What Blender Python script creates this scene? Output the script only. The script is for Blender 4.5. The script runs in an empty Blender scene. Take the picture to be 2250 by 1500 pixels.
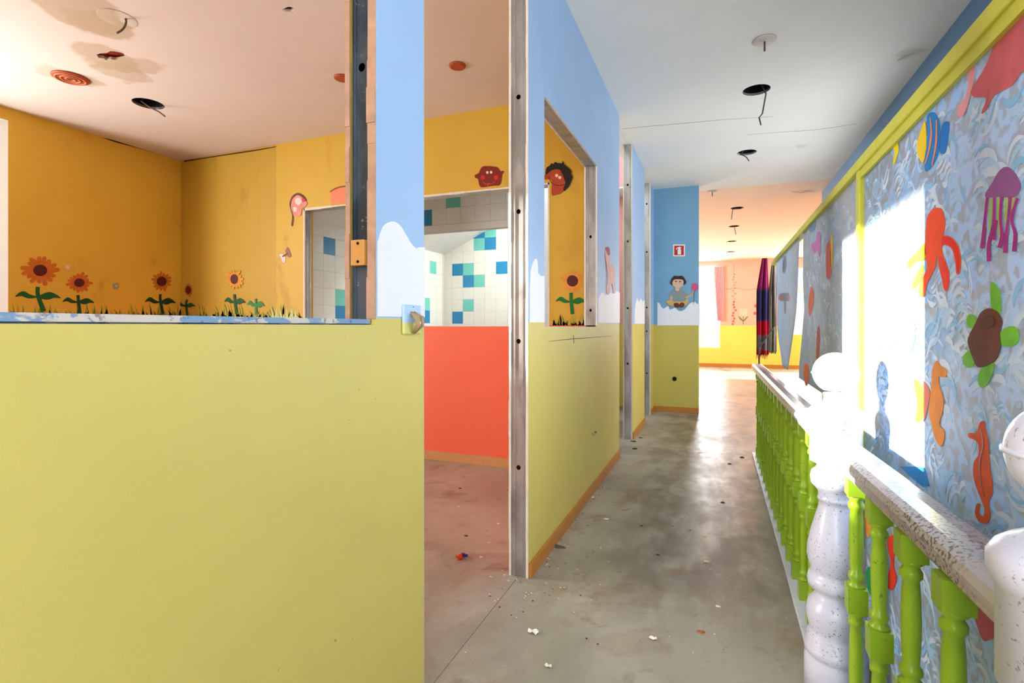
import bpy, bmesh, math, random
from mathutils import Vector
from mathutils.geometry import tessellate_polygon

sc = bpy.context.scene
col = sc.collection

# ---------------------------------------------------------------- camera
FPX, HZ, H = 1135.0, 716.0, 1.2            # focal length in px of a 2250 wide frame, horizon row, eye height
TH = math.atan((1576 - 1125) / FPX)        # the corridor runs this far to the right of the lens axis
cd = bpy.data.cameras.new('camera')
cam = bpy.data.objects.new('camera', cd)
col.objects.link(cam)
cam.location = (0, 0, H)
cam.rotation_euler = (math.radians(90), 0, TH)
cd.sensor_width = 36
cd.lens = FPX / 2250 * 36
cd.shift_y = -(750 - HZ) / 2250
cd.clip_start = 0.05
sc.camera = cam

# ---------------------------------------------------------------- light
sc.view_settings.view_transform = 'Standard'
sc.view_settings.look = 'None'
sc.view_settings.exposure = 0.0
sc.view_settings.gamma = 1.0
sc.view_settings.use_curve_mapping = False
sc.cycles.adaptive_threshold = 0.03
sc.cycles.max_bounces = 5
sc.cycles.diffuse_bounces = 3
sc.cycles.glossy_bounces = 2
sc.cycles.transmission_bounces = 3
sc.cycles.caustics_reflective = False
sc.cycles.caustics_refractive = False

w = bpy.data.worlds.new('sky')
sc.world = w
w.use_nodes = True
w.node_tree.nodes['Background'].inputs[0].default_value = (0.75, 0.87, 1.0, 1)
w.node_tree.nodes['Background'].inputs[1].default_value = 2.0

sd = bpy.data.lights.new('sun', 'SUN')
sd.energy = 52.0
sd.angle = math.radians(0.8)
sd.color = (1.0, 0.97, 0.92)
sun = bpy.data.objects.new('sun', sd)
col.objects.link(sun)
sun.location = (-20, 0, 8)
sun.rotation_euler = Vector((1.0, 0.17, -0.2034)).to_track_quat('-Z', 'Y').to_euler()


def daylight(name, loc, aim, sx, sy, radiance, color=(1, 1, 1)):
    """daylight standing in a window opening"""
    l = bpy.data.lights.new(name, 'AREA')
    l.shape = 'RECTANGLE'
    l.size, l.size_y = sx, sy
    l.energy = radiance * math.pi * sx * sy
    l.color = color
    o = bpy.data.objects.new(name, l)
    col.objects.link(o)
    o.location = loc
    o.rotation_euler = Vector(aim).to_track_quat('-Z', 'Y').to_euler()
    return o


daylight('daylight_room', (-6.06, 1.03, 1.9), (1, 0, 0), 1.22, 2.1, 26, (1, 0.98, 0.95))
daylight('daylight_landing', (0.35, -2.62, 1.75), (0, 1, 0), 1.7, 1.9, 12.5, (0.97, 0.98, 1.0))
daylight('daylight_stairs', (1.56, 0.3, 1.9), (-1, 0, 0), 2.0, 1.7, 2.4, (0.95, 0.98, 1.0))
daylight('fill_stairs', (1.56, 5.6, 1.65), (-1, 0, 0), 2.3, 1.6, 4.2, (0.95, 0.98, 1.0))  # added fill lamp behind the sheets, brightens the deep end of the corridor
daylight('daylight_far', (-0.42, 16.72, 1.95), (0, -1, 0), 0.98, 2.0, 30, (0.96, 0.98, 1.0))
daylight('daylight_far_second', (2.4, 16.72, 1.9), (0, -1, 0), 1.0, 1.85, 30, (0.96, 0.98, 1.0))
daylight('daylight_far_side', (-5.15, 12.5, 1.9), (1, 0, 0), 2.6, 1.9, 28, (1, 0.97, 0.92))
daylight('daylight_passage', (-1.3, 6.0, 3.10), (0, 0, -1), 0.55, 2.6, 3, (0.97, 0.99, 1.0))
daylight('daylight_skylight', (-2.3, 6.65, 3.36), (-0.42, 0, -1), 0.85, 1.2, 24, (0.97, 0.99, 1.0))


# ---------------------------------------------------------------- helpers
CT, ST = math.cos(TH), math.sin(TH)


def ray(u, v):
    r = (u - 1125) / FPX
    return (r * CT - ST, r * ST + CT, (HZ - v) / FPX)


def onX(u, v, X):
    d = ray(u, v); t = X / d[0]
    return Vector((X, t * d[1], H + t * d[2]))


def onY(u, v, Y):
    d = ray(u, v); t = Y / d[1]
    return Vector((t * d[0], Y, H + t * d[2]))


def onZ(u, v, Z):
    d = ray(u, v); t = (Z - H) / d[2]
    return Vector((t * d[0], t * d[1], Z))


def lin(c):
    out = []
    for x in c[:3]:
        x = x / 255.0
        out.append(x / 12.92 if x <= 0.04045 else ((x + 0.055) / 1.055) ** 2.4)
    return (*out, 1.0)


class NT:
    """small wrapper to write node materials"""
    def __init__(s, name):
        s.m = bpy.data.materials.new(name)
        s.m.use_nodes = True
        s.t = s.m.node_tree
        s.n = s.t.nodes
        s.b = s.n['Principled BSDF']
        s.pos = s.n.new('ShaderNodeNewGeometry').outputs['Position']

    def new(s, kind, **kw):
        x = s.n.new(kind)
        for k, v in kw.items():
            setattr(x, k, v)
        return x

    def link(s, a, b):
        s.t.links.new(a, b)

    def noise(s, scale, detail=4, rough=0.55, dist=0.0, vec=None):
        x = s.new('ShaderNodeTexNoise')
        x.inputs['Scale'].default_value = scale
        x.inputs['Detail'].default_value = detail
        x.inputs['Roughness'].default_value = rough
        x.inputs['Distortion'].default_value = dist
        s.link(vec if vec is not None else s.pos, x.inputs['Vector'])
        return x.outputs['Fac']

    def scaled(s, sx, sy, sz, off=(0, 0, 0)):
        x = s.new('ShaderNodeMapping')
        x.inputs['Scale'].default_value = (sx, sy, sz)
        x.inputs['Location'].default_value = off
        s.link(s.pos, x.inputs['Vector'])
        return x.outputs['Vector']

    def step(s, val, lo, hi):
        x = s.new('ShaderNodeMapRange')
        x.inputs['From Min'].default_value = lo
        x.inputs['From Max'].default_value = hi
        x.interpolation_type = 'SMOOTHSTEP'
        s.link(val, x.inputs['Value'])
        return x.outputs['Result']

    def mul(s, a, k):
        x = s.new('ShaderNodeMath', operation='MULTIPLY')
        s.link(a, x.inputs[0])
        if isinstance(k, (int, float)):
            x.inputs[1].default_value = k
        else:
            s.link(k, x.inputs[1])
        return x.outputs[0]

    def add(s, a, k):
        x = s.new('ShaderNodeMath', operation='ADD')
        s.link(a, x.inputs[0])
        if isinstance(k, (int, float)):
            x.inputs[1].default_value = k
        else:
            s.link(k, x.inputs[1])
        return x.outputs[0]

    def mix(s, fac, a, b):
        x = s.new('ShaderNodeMix', data_type='RGBA')
        if isinstance(fac, (int, float)):
            x.inputs[0].default_value = fac
        else:
            s.link(fac, x.inputs[0])
        for i, c in ((6, a), (7, b)):
            if isinstance(c, tuple):
                x.inputs[i].default_value = lin(c)
            else:
                s.link(c, x.inputs[i])
        return x.outputs[2]

    def axis(s, k):
        x = s.new('ShaderNodeSeparateXYZ')
        s.link(s.pos, x.inputs[0])
        return x.outputs[k]

    def near(s, p, r0, r1, wob=0.15, sc_=5):
        """1 near a world point, with an irregular edge"""
        d = s.new('ShaderNodeVectorMath', operation='DISTANCE')
        s.link(s.pos, d.inputs[0])
        d.inputs[1].default_value = tuple(p)
        n = s.mul(s.add(s.noise(sc_, 3), -0.5), wob * 2)
        return s.step(s.add(d.outputs['Value'], n), r1, r0)

    def finish(s, color, rough=0.6, metal=0.0, spec=0.4, bump=None, bump_s=0.2):
        if isinstance(color, tuple):
            s.b.inputs['Base Color'].default_value = lin(color)
        else:
            s.link(color, s.b.inputs['Base Color'])
        if isinstance(rough, (int, float)):
            s.b.inputs['Roughness'].default_value = rough
        else:
            s.link(rough, s.b.inputs['Roughness'])
        s.b.inputs['Metallic'].default_value = metal
        s.b.inputs['Specular IOR Level'].default_value = spec
        if bump is not None:
            x = s.new('ShaderNodeBump')
            x.inputs['Strength'].default_value = bump_s
            x.inputs['Distance'].default_value = 0.01
            s.link(bump, x.inputs['Height'])
            s.link(x.outputs[0], s.b.inputs['Normal'])
        return s.m


_pm = {}


def paint(c, rough=0.55, var=0.10, name='paint'):
    """plain brushed paint of one colour with slight unevenness"""
    key = (c, rough, var)
    if key not in _pm:
        t = NT(name)
        dark = tuple(max(0, x * (1 - var)) for x in c)
        light = tuple(min(255, x * (1 + var * 0.6)) for x in c)
        _pm[key] = t.finish(t.mix(t.noise(14, 5, 0.6, 0.6), dark, light), rough, 0, 0.35)
    return _pm[key]


# ---------------------------------------------------------------- materials
YEL, BLU, WHT = (214, 195, 106), (160, 190, 226), (236, 232, 232)


def wall_mat(name, up, low, split=1.222, scuff=0.5, spots=True):
    t = NT(name)
    z = t.axis(2)
    f = t.step(t.add(z, t.mul(t.add(t.noise(9, 2), -0.5), 0.008)), split - 0.002, split + 0.002)
    n = t.noise(2.2, 4)
    u = t.mix(n, tuple(x * 0.94 for x in up), tuple(min(255, x * 1.04) for x in up))
    l = t.mix(n, tuple(x * 0.95 for x in low), tuple(min(255, x * 1.03) for x in low))
    c = t.mix(f, l, u)
    if spots:
        s = t.step(t.noise(60, 2, 0.5), 0.735, 0.76)
        s2 = t.step(t.noise(2.3, 2), 0.52, 0.62)
        c = t.mix(t.mul(t.mul(s, s2), scuff), c, (70, 60, 40))
    return t.finish(c, 0.5, 0, 0.3, t.noise(140, 2), 0.06)


M = {}
M['wall'] = wall_mat('blue_over_yellow_paint', BLU, YEL)
M['wall_far'] = wall_mat('deep_blue_over_yellow_paint', (118, 164, 192), (200, 184, 92), 1.215)
M['wall_right'] = wall_mat('slate_blue_over_yellow_paint', (104, 140, 172), (176, 170, 84))
M['wall_pink'] = wall_mat('salmon_over_yellow_paint', (244, 178, 164), (238, 212, 100), 1.215, 0.0)
M['cloud'] = paint((236, 234, 238), 0.5, 0.03)


def orange_mat(k=1.0):
    t = NT('orange_wall_paint')
    z = t.axis(2)
    n = t.noise(1.6, 5, 0.6)
    c = t.mix(n, tuple(x * k for x in (206, 164, 52)), tuple(x * k for x in (222, 180, 70)))
    c = t.mix(t.mul(t.step(t.noise(3.1, 4, 0.6, 0.4, t.scaled(1, 1, 0.4)), 0.58, 0.75), 0.35), c, (150, 92, 34))
    low = t.step(z, 1.212, 1.208)
    c = t.mix(low, c, (238, 110, 80))
    return t.finish(c, 0.5, 0, 0.3, t.noise(150, 2), 0.05)


M['orange'] = orange_mat(0.95)
M['orange_aged'] = orange_mat(0.88)
M['orange_side'] = orange_mat(1.05)


def ceiling_mat(name, base, stains=(), dirt=(150, 130, 105)):
    t = NT(name)
    c = t.mix(t.noise(1.3, 4), tuple(x * 0.96 for x in base), tuple(min(255, x * 1.02) for x in base))
    for (p, r0, r1, k) in stains:
        c = t.mix(t.mul(t.near(p, r0, r1, 0.12, 6), k), c, dirt)
    return t.finish(c, 0.85, 0, 0.15)


def floor_mat():
    t = NT('worn_vinyl_floor')
    n1 = t.noise(0.9, 6, 0.62, 0.4)
    c = t.mix(t.step(n1, 0.35, 0.65), (138, 132, 118), (174, 168, 154))
    n2 = t.noise(2.6, 6, 0.65, 0.8)
    c = t.mix(t.mul(t.step(n2, 0.50, 0.70), 0.7), c, (136, 104, 78))
    n3 = t.noise(5.5, 4, 0.6, 0.5)
    c = t.mix(t.mul(t.step(n3, 0.60, 0.74), 0.45), c, (104, 86, 68))
    drag = t.noise(3.0, 5, 0.6, 0.2, t.scaled(2.2, 0.9, 1))
    # a trodden strip along the corridor
    x = t.axis(0)
    strip = t.mul(t.mul(t.step(x, -0.8, -0.25), t.step(x, 0.5, 0.1)), t.step(t.add(t.axis(1), t.mul(n1, 1.2)), 2.5, 3.3))
    c = t.mix(t.mul(t.mul(strip, t.step(drag, 0.26, 0.62)), 0.8), c, (96, 80, 62))
    dust = t.step(t.noise(150, 2, 0.5), 0.69, 0.73)
    dz = t.step(t.noise(1.7, 3), 0.42, 0.6)
    c = t.mix(t.mul(t.mul(dust, dz), 0.7), c, (220, 214, 204))
    r = t.step(t.add(n2, t.mul(drag, 0.5)), 0.2, 1.2)
    rr = t.add(t.mul(r, 0.35), 0.17)
    return t.finish(c, rr, 0, 0.5, t.noise(30, 4), 0.05)


M['floor'] = floor_mat()


def wood_mat(name, a, b):
    t = NT(name)
    g = t.noise(7, 5, 0.6, 0.7, t.scaled(6, 0.7, 8))
    return t.finish(t.mix(g, a, b), 0.5, 0, 0.3)


M['skirting'] = wood_mat('varnished_skirting_wood', (170, 104, 44), (204, 138, 66))
M['skirting_pale'] = wood_mat('pale_skirting_wood', (186, 132, 86), (214, 164, 112))
M['block'] = wood_mat('raw_wood', (196, 132, 62), (222, 164, 92))


def metal_mat(name, a, b, rough=0.42, metal=0.75):
    t = NT(name)
    n = t.noise(9, 5, 0.6, 0.5, t.scaled(1, 1, 0.35))
    c = t.mix(t.step(n, 0.35, 0.65), a, b)
    s = t.step(t.noise(32, 4, 0.7), 0.62, 0.7)
    c = t.mix(t.mul(s, 0.6), c, (206, 200, 192))
    return t.finish(c, t.add(t.mul(n, 0.3), rough - 0.15), metal, 0.5)


M['zinc'] = metal_mat('galvanised_steel', (150, 149, 146), (182, 181, 177))
M['zinc_dark'] = metal_mat('dark_galvanised_steel', (62, 78, 94), (98, 116, 132))
M['gypsum'] = paint((224, 212, 196), 0.9, 0.12, 'gypsum')
M['card'] = paint((196, 154, 124), 0.85, 0.25, 'torn_plasterboard_edge')


def sill_mat():
    t = NT('peeling_blue_sill')
    p = t.step(t.noise(7, 5, 0.65, 0.4, t.scaled(1, 1, 2)), 0.50, 0.54)
    c = t.mix(p, (124, 152, 190), (204, 194, 190))
    c = t.mix(t.mul(t.step(t.noise(26, 4, 0.7), 0.60, 0.66), 0.7), c, (96, 92, 96))
    return t.finish(c, 0.6, 0, 0.3, p, 0.3)


M['sill'] = sill_mat()


def speckle_mat(name='speckled_white_paint', amt=0.8, lo=0.63, base=(226, 226, 246)):
    t = NT(name)
    c = t.mix(t.noise(6, 3), tuple(x * 0.95 for x in base), base)
    zone = t.step(t.noise(4.0, 3), 0.36, 0.60)
    s = t.step(t.noise(150, 2, 0.5), lo, lo + 0.05)
    c = t.mix(t.mul(t.mul(s, zone), amt), c, (70, 66, 62))
    return t.finish(c, 0.28, 0, 0.5)


M['newel'] = speckle_mat()
M['rail'] = speckle_mat('speckled_rail_paint', 0.9, 0.53, (196, 190, 192))


def lime_mat():
    t = NT('lime_green_gloss_paint')
    c = t.mix(t.noise(5, 3), (142, 180, 30), (170, 204, 50))
    s = t.step(t.noise(80, 2, 0.5), 0.64, 0.70)
    zone = t.step(t.noise(5.0, 3), 0.42, 0.62)
    c = t.mix(t.mul(t.mul(s, zone), 0.6), c, (92, 92, 34))
    return t.finish(c, 0.3, 0, 0.5)


M['lime'] = lime_mat()
M['frame_lime'] = paint((205, 204, 62), 0.5, 0.08)


def sheet_mat(name, grey=(188, 192, 202), blue=(188, 218, 250), cover=0.46, rough=0.3):
    """plastic sheet scrubbed with light blue sea strokes"""
    t = NT(name)
    v = t.scaled(1, 1, 1.3)
    n = t.noise(8, 4, 0.6, 2.4, v)
    fine = t.noise(30, 3, 0.6, 3.0, t.scaled(1, 1.7, 1))
    wv = t.new('ShaderNodeTexWave')
    wv.inputs['Scale'].default_value = 7.0
    wv.inputs['Distortion'].default_value = 16.0
    wv.inputs['Detail'].default_value = 2.0
    wv.inputs['Detail Scale'].default_value = 1.6
    t.link(t.scaled(1, 1.0, 1.0), wv.inputs['Vector'])
    f = t.step(t.add(n, t.mul(t.add(wv.outputs['Fac'], -0.5), 0.34)), cover - 0.10, cover + 0.14)
    f = t.mul(f, t.add(t.mul(fine, 0.5), 0.65))
    hue = t.step(t.noise(2.1, 3), 0.4, 0.65)
    c = t.mix(hue, blue, (206, 220, 240))
    c = t.mix(t.mul(t.step(t.noise(6, 3, 0.6, 2.0), 0.60, 0.70), 0.6), c, (112, 182, 230))
    c = t.mix(f, grey, c)
    m = t.finish(c, rough, 0, 0.4, fine, 0.12)
    tr = t.new('ShaderNodeBsdfTranslucent')
    t.link(c, tr.inputs['Color'])
    mx = t.new('ShaderNodeMixShader')
    mx.inputs[0].default_value = 0.5
    out = t.n['Material Output']
    t.link(t.b.outputs[0], mx.inputs[1])
    t.link(tr.outputs[0], mx.inputs[2])
    t.link(mx.outputs[0], out.inputs['Surface'])
    return m


M['sheet'] = sheet_mat('painted_plastic_sheet')
M['sheet_far'] = sheet_mat('thin_painted_plastic_sheet', (212, 214, 216), (176, 206, 236), 0.55, 0.6)
M['black'] = paint((14, 13, 13), 0.9, 0.1)
M['wire'] = paint((96, 84, 74), 0.7, 0.2)
M['white'] = paint((236, 236, 232), 0.5, 0.04)
M['tile_white'] = paint((224, 224, 216), 0.22, 0.02)
M['tile_teal'] = paint((112, 196, 184), 0.2, 0.04)
M['tile_blue'] = paint((44, 132, 182), 0.2, 0.05)
M['grout'] = paint((196, 192, 182), 0.9, 0.05)


def glass_mat():
    t = NT('window_glass')
    tb = t.new('ShaderNodeBsdfTransparent')
    gb = t.new('ShaderNodeBsdfGlossy')
    gb.inputs['Roughness'].default_value = 0.02
    mx = t.new('ShaderNodeMixShader')
    mx.inputs[0].default_value = 0.05
    t.link(tb.outputs[0], mx.inputs[1])
    t.link(gb.outputs[0], mx.inputs[2])
    t.link(mx.outputs[0], t.n['Material Output'].inputs['Surface'])
    return t.m


M['glass'] = glass_mat()


# ---------------------------------------------------------------- mesh helpers
class MB:
    def __init__(s):
        s.v, s.f, s.mi, s.sm = [], [], [], []

    def add(s, vs, fs, mi=0, smooth=False):
        b = len(s.v)
        s.v += [tuple(x) for x in vs]
        for f in fs:
            s.f.append([b + i for i in f]); s.mi.append(mi); s.sm.append(smooth)
        return s

    def box(s, x0, x1, y0, y1, z0, z1, mi=0):
        vs = [(x, y, z) for z in (z0, z1) for y in (y0, y1) for x in (x0, x1)]
        return s.add(vs, [(0, 1, 3, 2), (4, 6, 7, 5), (0, 4, 5, 1), (2, 3, 7, 6), (0, 2, 6, 4), (1, 5, 7, 3)], mi)

    def prism(s, axis, pts, a0, a1, holes=(), mi=0):
        """polygon (two coords in the plane normal to axis) extruded from a0 to a1"""
        loops = [list(pts)] + [list(h) for h in holes]

        def p3(p, a):
            return (a, p[0], p[1]) if axis == 'x' else ((p[0], a, p[1]) if axis == 'y' else (p[0], p[1], a))
        flat = [p for l in loops for p in l]
        tris = tessellate_polygon([[Vector((p[0], p[1], 0)) for p in l] for l in loops])
        n = len(flat)
        vs = [p3(p, a0) for p in flat] + [p3(p, a1) for p in flat]
        fs = [tuple(t) for t in tris] + [tuple(i + n for i in reversed(t)) for t in tris]
        k = 0
        for l in loops:
            m = len(l)
            for i in range(m):
                a, b = k + i, k + (i + 1) % m
                fs.append((a, b, b + n, a + n))
            k += m
        return s.add(vs, fs, mi)

    def lathe(s, prof, c=(0, 0, 0), seg=32, mi=0):
        vs, fs = [], []
        for (r, z) in prof:
            for i in range(seg):
                a = 2 * math.pi * i / seg
                vs.append((c[0] + r * math.cos(a), c[1] + r * math.sin(a), c[2] + z))
        for k in range(len(prof) - 1):
            for i in range(seg):
                j = (i + 1) % seg
                fs.append((k * seg + i, k * seg + j, (k + 1) * seg + j, (k + 1) * seg + i))
        s.add(vs, fs, mi, True)
        s.add([vs[i] for i in range(seg)], [tuple(reversed(range(seg)))], mi)
        s.add(vs[-seg:], [tuple(range(seg))], mi)
        return s

    def tube(s, path, r, seg=8, mi=0):
        path = [Vector(p) for p in path]
        rs = r if isinstance(r, (list, tuple)) else [r] * len(path)
        vs, fs = [], []
        ref = None
        for i, p in enumerate(path):
            d = (path[min(i + 1, len(path) - 1)] - path[max(i - 1, 0)]).normalized()
            if ref is None:
                ref = d.orthogonal().normalized()
            a = (ref - d * ref.dot(d)).normalized()
            ref = a
            b = d.cross(a)
            for k in range(seg):
                t = 2 * math.pi * k / seg
                vs.append(p + (a * math.cos(t) + b * math.sin(t)) * rs[i])
        for i in range(len(path) - 1):
            for k in range(seg):
                j = (k + 1) % seg
                fs.append((i * seg + k, i * seg + j, (i + 1) * seg + j, (i + 1) * seg + k))
        fs.append(tuple(reversed(range(seg))))
        fs.append(tuple(range((len(path) - 1) * seg, len(path) * seg)))
        return s.add(vs, fs, mi, True)

    def build(s, name, mats, parent=None, origin=None, bevel=0.0):
        if origin is None:
            xs, ys, zs = zip(*s.v)
            origin = ((min(xs) + max(xs)) / 2, (min(ys) + max(ys)) / 2, min(zs))
        me = bpy.data.meshes.new(name)
        me.from_pydata([(x - origin[0], y - origin[1], z - origin[2]) for x, y, z in s.v], [], s.f)
        for m in (mats if isinstance(mats, (list, tuple)) else [mats]):
            me.materials.append(M[m] if isinstance(m, str) else m)
        me.polygons.foreach_set('material_index', s.mi)
        me.polygons.foreach_set('use_smooth', s.sm)
        bm = bmesh.new(); bm.from_mesh(me)
        bmesh.ops.remove_doubles(bm, verts=bm.verts, dist=1e-6)
        bmesh.ops.recalc_face_normals(bm, faces=bm.faces)
        bm.to_mesh(me); bm.free()
        o = bpy.data.objects.new(name, me)
        col.objects.link(o)
        base = world_loc(parent) if parent else Vector((0, 0, 0))
        o.location = Vector(origin) - base
        o.parent = parent
        if bevel:
            b = o.modifiers.new('edge', 'BEVEL'); b.width = bevel; b.segments = 2; b.limit_method = 'ANGLE'
        return o


def world_loc(o):
    p = Vector(o.location)
    while o.parent:
        o = o.parent
        p += Vector(o.location)
    return p


def tag(o, label=None, cat=None, group=None, kind=None):
    if label: o['label'] = label
    if cat: o['category'] = cat
    if group: o['group'] = group
    if kind: o['kind'] = kind
    return o


def struct(o, label=None):
    o['kind'] = 'structure'
    if label: o['label'] = label
    return o


def empty(name, loc, label, cat, group=None):
    e = bpy.data.objects.new(name, None)
    col.objects.link(e)
    e.location = loc
    e.empty_display_size = 0.05
    return tag(e, label, cat, group)


def smooth(pts, n=4, closed=True):
    """Catmull-Rom curve through the points"""
    out, m = [], len(pts)
    rng = range(m) if closed else range(m - 1)
    for i in rng:
        p = [pts[(i + k) % m] if closed else pts[min(max(i + k, 0), m - 1)] for k in (-1, 0, 1, 2)]
        for j in range(n):
            t = j / n
            out.append(tuple(0.5 * ((2 * p[1][a]) + (-p[0][a] + p[2][a]) * t + (2 * p[0][a] - 5 * p[1][a] + 4 * p[2][a] - p[3][a]) * t * t
                                    + (-p[0][a] + 3 * p[1][a] - 3 * p[2][a] + p[3][a]) * t ** 3) for a in (0, 1)))
    if not closed:
        out.append(tuple(pts[-1]))
    return out


def stroke(path, wid):
    """outline of a brush stroke of given width(s) along a path of picture points"""
    path = smooth(path, 4, False) if len(path) > 2 else path
    n = len(path)
    ws = wid if isinstance(wid, (list, tuple)) else [wid, wid]
    L, R = [], []
    for i, p in enumerate(path):
        a, b = path[max(i - 1, 0)], path[min(i + 1, n - 1)]
        dx, dy = b[0] - a[0], b[1] - a[1]
        k = math.hypot(dx, dy) or 1
        t = i / max(1, n - 1) * (len(ws) - 1)
        j = min(int(t), len(ws) - 2)
        h = (ws[j] + (ws[j + 1] - ws[j]) * (t - j)) / 2
        L.append((p[0] - dy / k * h, p[1] + dx / k * h)); R.append((p[0] + dy / k * h, p[1] - dx / k * h))
    return L + R[::-1]


def circle(cx, cy, rx, ry=None, n=20):
    ry = rx if ry is None else ry
    return [(cx + rx * math.cos(2 * math.pi * i / n), cy + ry * math.sin(2 * math.pi * i / n)) for i in range(n)]


class Wall:
    """a real wall plane; shapes seen at picture points are put on it with real thickness"""
    def __init__(s, axis, val, sign):
        s.axis, s.val, s.sign = axis, val, sign

    def pt(s, u, v):
        p = onX(u, v, s.val) if s.axis == 'x' else onY(u, v, s.val)
        return (p.y, p.z) if s.axis == 'x' else (p.x, p.z)

    def decal(s, name, mat, polys, parent=None, lift=0.0, thick=0.0015, clip=None):
        mb = MB()
        for pl in polys:
            q = [s.pt(u, v) for (u, v) in pl]
            if clip:
                q = [clip(p) for p in q]
            a = s.val + s.sign * lift
            mb.prism(s.axis, q, a, a + s.sign * thick)
        return mb.build(name, mat, parent)


# planes of the place -------------------------------------------------------
XW = -0.835            # corridor face of the partition
TW = 0.10              # partition thickness
ZC, ZL = 3.13, 3.07    # corridor and room ceilings
YO = 4.05              # orange cross wall
XL = -5.65             # orange side wall with the window
BRD = 0.013            # plasterboard
W_PART = Wall('x', XW, 1)
W_ORANGE = Wall('y', YO, -1)
W_SIDE = Wall('x', XL, 1)
W_BLUE = Wall('y', 7.53, -1)
W_FAR = Wall('y', 16.5, -1)
XS = 0.49             # painted sheets above the stairwell
W_SHEET = Wall('x', XS, -1)
rnd = random.Random(7)


def rect(a0, a1, b0, b1):
    return [(a0, b0), (a1, b0), (a1, b1), (a0, b1)]


# ---------------------------------------------------------------- floors
joint = -0.885
fl = struct(MB().prism('z', [(joint, -2.5), (0.47, -2.5), (0.47, 5.36), (1.4, 5.36), (1.4, 7.6), (joint, 7.6)], -0.25, 0).build('floor', 'floor'))
fr = struct(MB().prism('z', rect(-5.65, joint - 0.0025, -1.2, YO), -0.25, 0).build('floor_left', 'floor'))
ff = struct(MB().prism('z', rect(-5.1, 5.0, 7.603, 16.5), -0.25, 0).build('floor_far', 'floor'))
ft = struct(MB().prism('z', rect(-4.4, -1.622, YO + 0.13, 7.8), -0.25, 0).build('floor_back', 'floor'))
fd = struct(MB().prism('z', rect(-1.62, joint - 0.002, YO + 0.13, 7.6), -0.25, 0).build('floor_passage', 'floor'))
struct(MB().prism('z', rect(-1.62, XW - TW / 2 - 0.002, YO + 0.13, 7.8), ZC, ZC + 0.02, [rect(-1.58, -1.02, 4.7, 7.3)]).build('ceiling_passage', 'white'))
fs_ = struct(MB().box(0.3, 1.5, -2.6, 5.5, -3.0, -2.9).build('floor_below', 'floor'))

# ---------------------------------------------------------------- ceilings
corr_holes = [((1662, 198), 0.105), ((1641, 335), 0.10)]
far_holes = [((1620, 457), 0.10), ((1613, 497), 0.10), ((1608, 530), 0.10), ((1606, 553), 0.10)]
room_hole = ((326, 228), 0.115)


def ring_at(p, r, n=24):
    return [(p[0] + r * math.cos(2 * math.pi * i / n), p[1] + r * math.sin(2 * math.pi * i / n)) for i in range(n)]


cm = ceiling_mat('grey_white_ceiling_paint', (236, 232, 226), [(onZ(1995, 120, ZC), 0.02, 0.12, 0.35), (onZ(1760, 322, ZC), 0.01, 0.1, 0.25)])
hc = [ring_at(onZ(*uv, ZC), r) for uv, r in corr_holes]
ceil_c = struct(MB().prism('z', rect(XW - TW / 2, 1.4, -2.6, 7.85), ZC, ZC + 0.02, hc).build('ceiling', cm))
sm_ = [(onZ(175, 25, ZL), 0.20, 0.26, 0.75), (onZ(225, 55, ZL), 0.14, 0.19, 0.75), (onZ(235, 125, ZL), 0.17, 0.22, 0.7), (onZ(310, 142, ZL), 0.12, 0.17, 0.55),
       (onZ(120, 160, ZL), 0.06, 0.12, 0.4), (onZ(188, 178, ZL), 0.08, 0.12, 0.6), (onZ(270, 160, ZL), 0.13, 0.18, 0.6), (onZ(395, 345, ZL), 0.02, 0.4, 0.35)]
rm = ceiling_mat('stained_room_ceiling_paint', (228, 214, 204), sm_, (190, 168, 138))
torn1 = [tuple(onZ(248 + 33 * (0.75 + 0.45 * rnd.random()) * math.cos(a), 123 + 10 * (0.7 + 0.5 * rnd.random()) * math.sin(a), ZL))[:2] for a in [i * 2 * math.pi / 18 for i in range(18)]]
torn2 = [tuple(onZ(635 + 14 * (0.6 + 0.6 * rnd.random()) * math.cos(a), 21 + 6 * (0.6 + 0.6 * rnd.random()) * math.sin(a), ZL))[:2] for a in [i * 2 * math.pi / 14 for i in range(14)]]
ceil_r = struct(MB().prism('z', rect(XL, XW - TW / 2, -1.2, YO), ZL, ZL + 0.02, [ring_at(onZ(*room_hole[0], ZL), room_hole[1]), torn1, torn2]).build('ceiling_left', rm))
fm = ceiling_mat('peach_ceiling_paint', (250, 216, 194), [(onZ(1770, 420, ZC), 0.02, 0.2, 0.3)])
hf = [ring_at(onZ(*uv, ZC), r) for uv, r in far_holes]
ceil_f = struct(MB().prism('z', rect(-5.1, 5.0, 7.853, 16.5), ZC, ZC + 0.02, hf).build('ceiling_far', fm))




def crack(ceil, Z, path, wd, mat=(186, 178, 166)):
    pts = [tuple(onZ(u, v, Z))[:2] for u, v in stroke(path, wd)]
    return MB().prism('z', pts, Z - 0.001, Z).build('ceiling_crack', paint(mat, 0.9, 0.2), ceil)


crack(ceil_c, ZC, [(1368, 283), (1430, 277), (1500, 271), (1600, 262), (1700, 256)], [0.8, 1.1, 0.5])
crack(ceil_c, ZC, [(1640, 296), (1720, 290), (1800, 284), (1880, 272)], [0.4, 1.0, 0.6])
crack(ceil_c, ZC, [(1972, 133), (1990, 124), (2008, 116)], [2, 6, 1], (196, 188, 176))
crack(ceil_f, ZC, [(1738, 420), (1760, 423), (1775, 419), (1790, 423)], [0.5, 2.5, 0.5])

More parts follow.
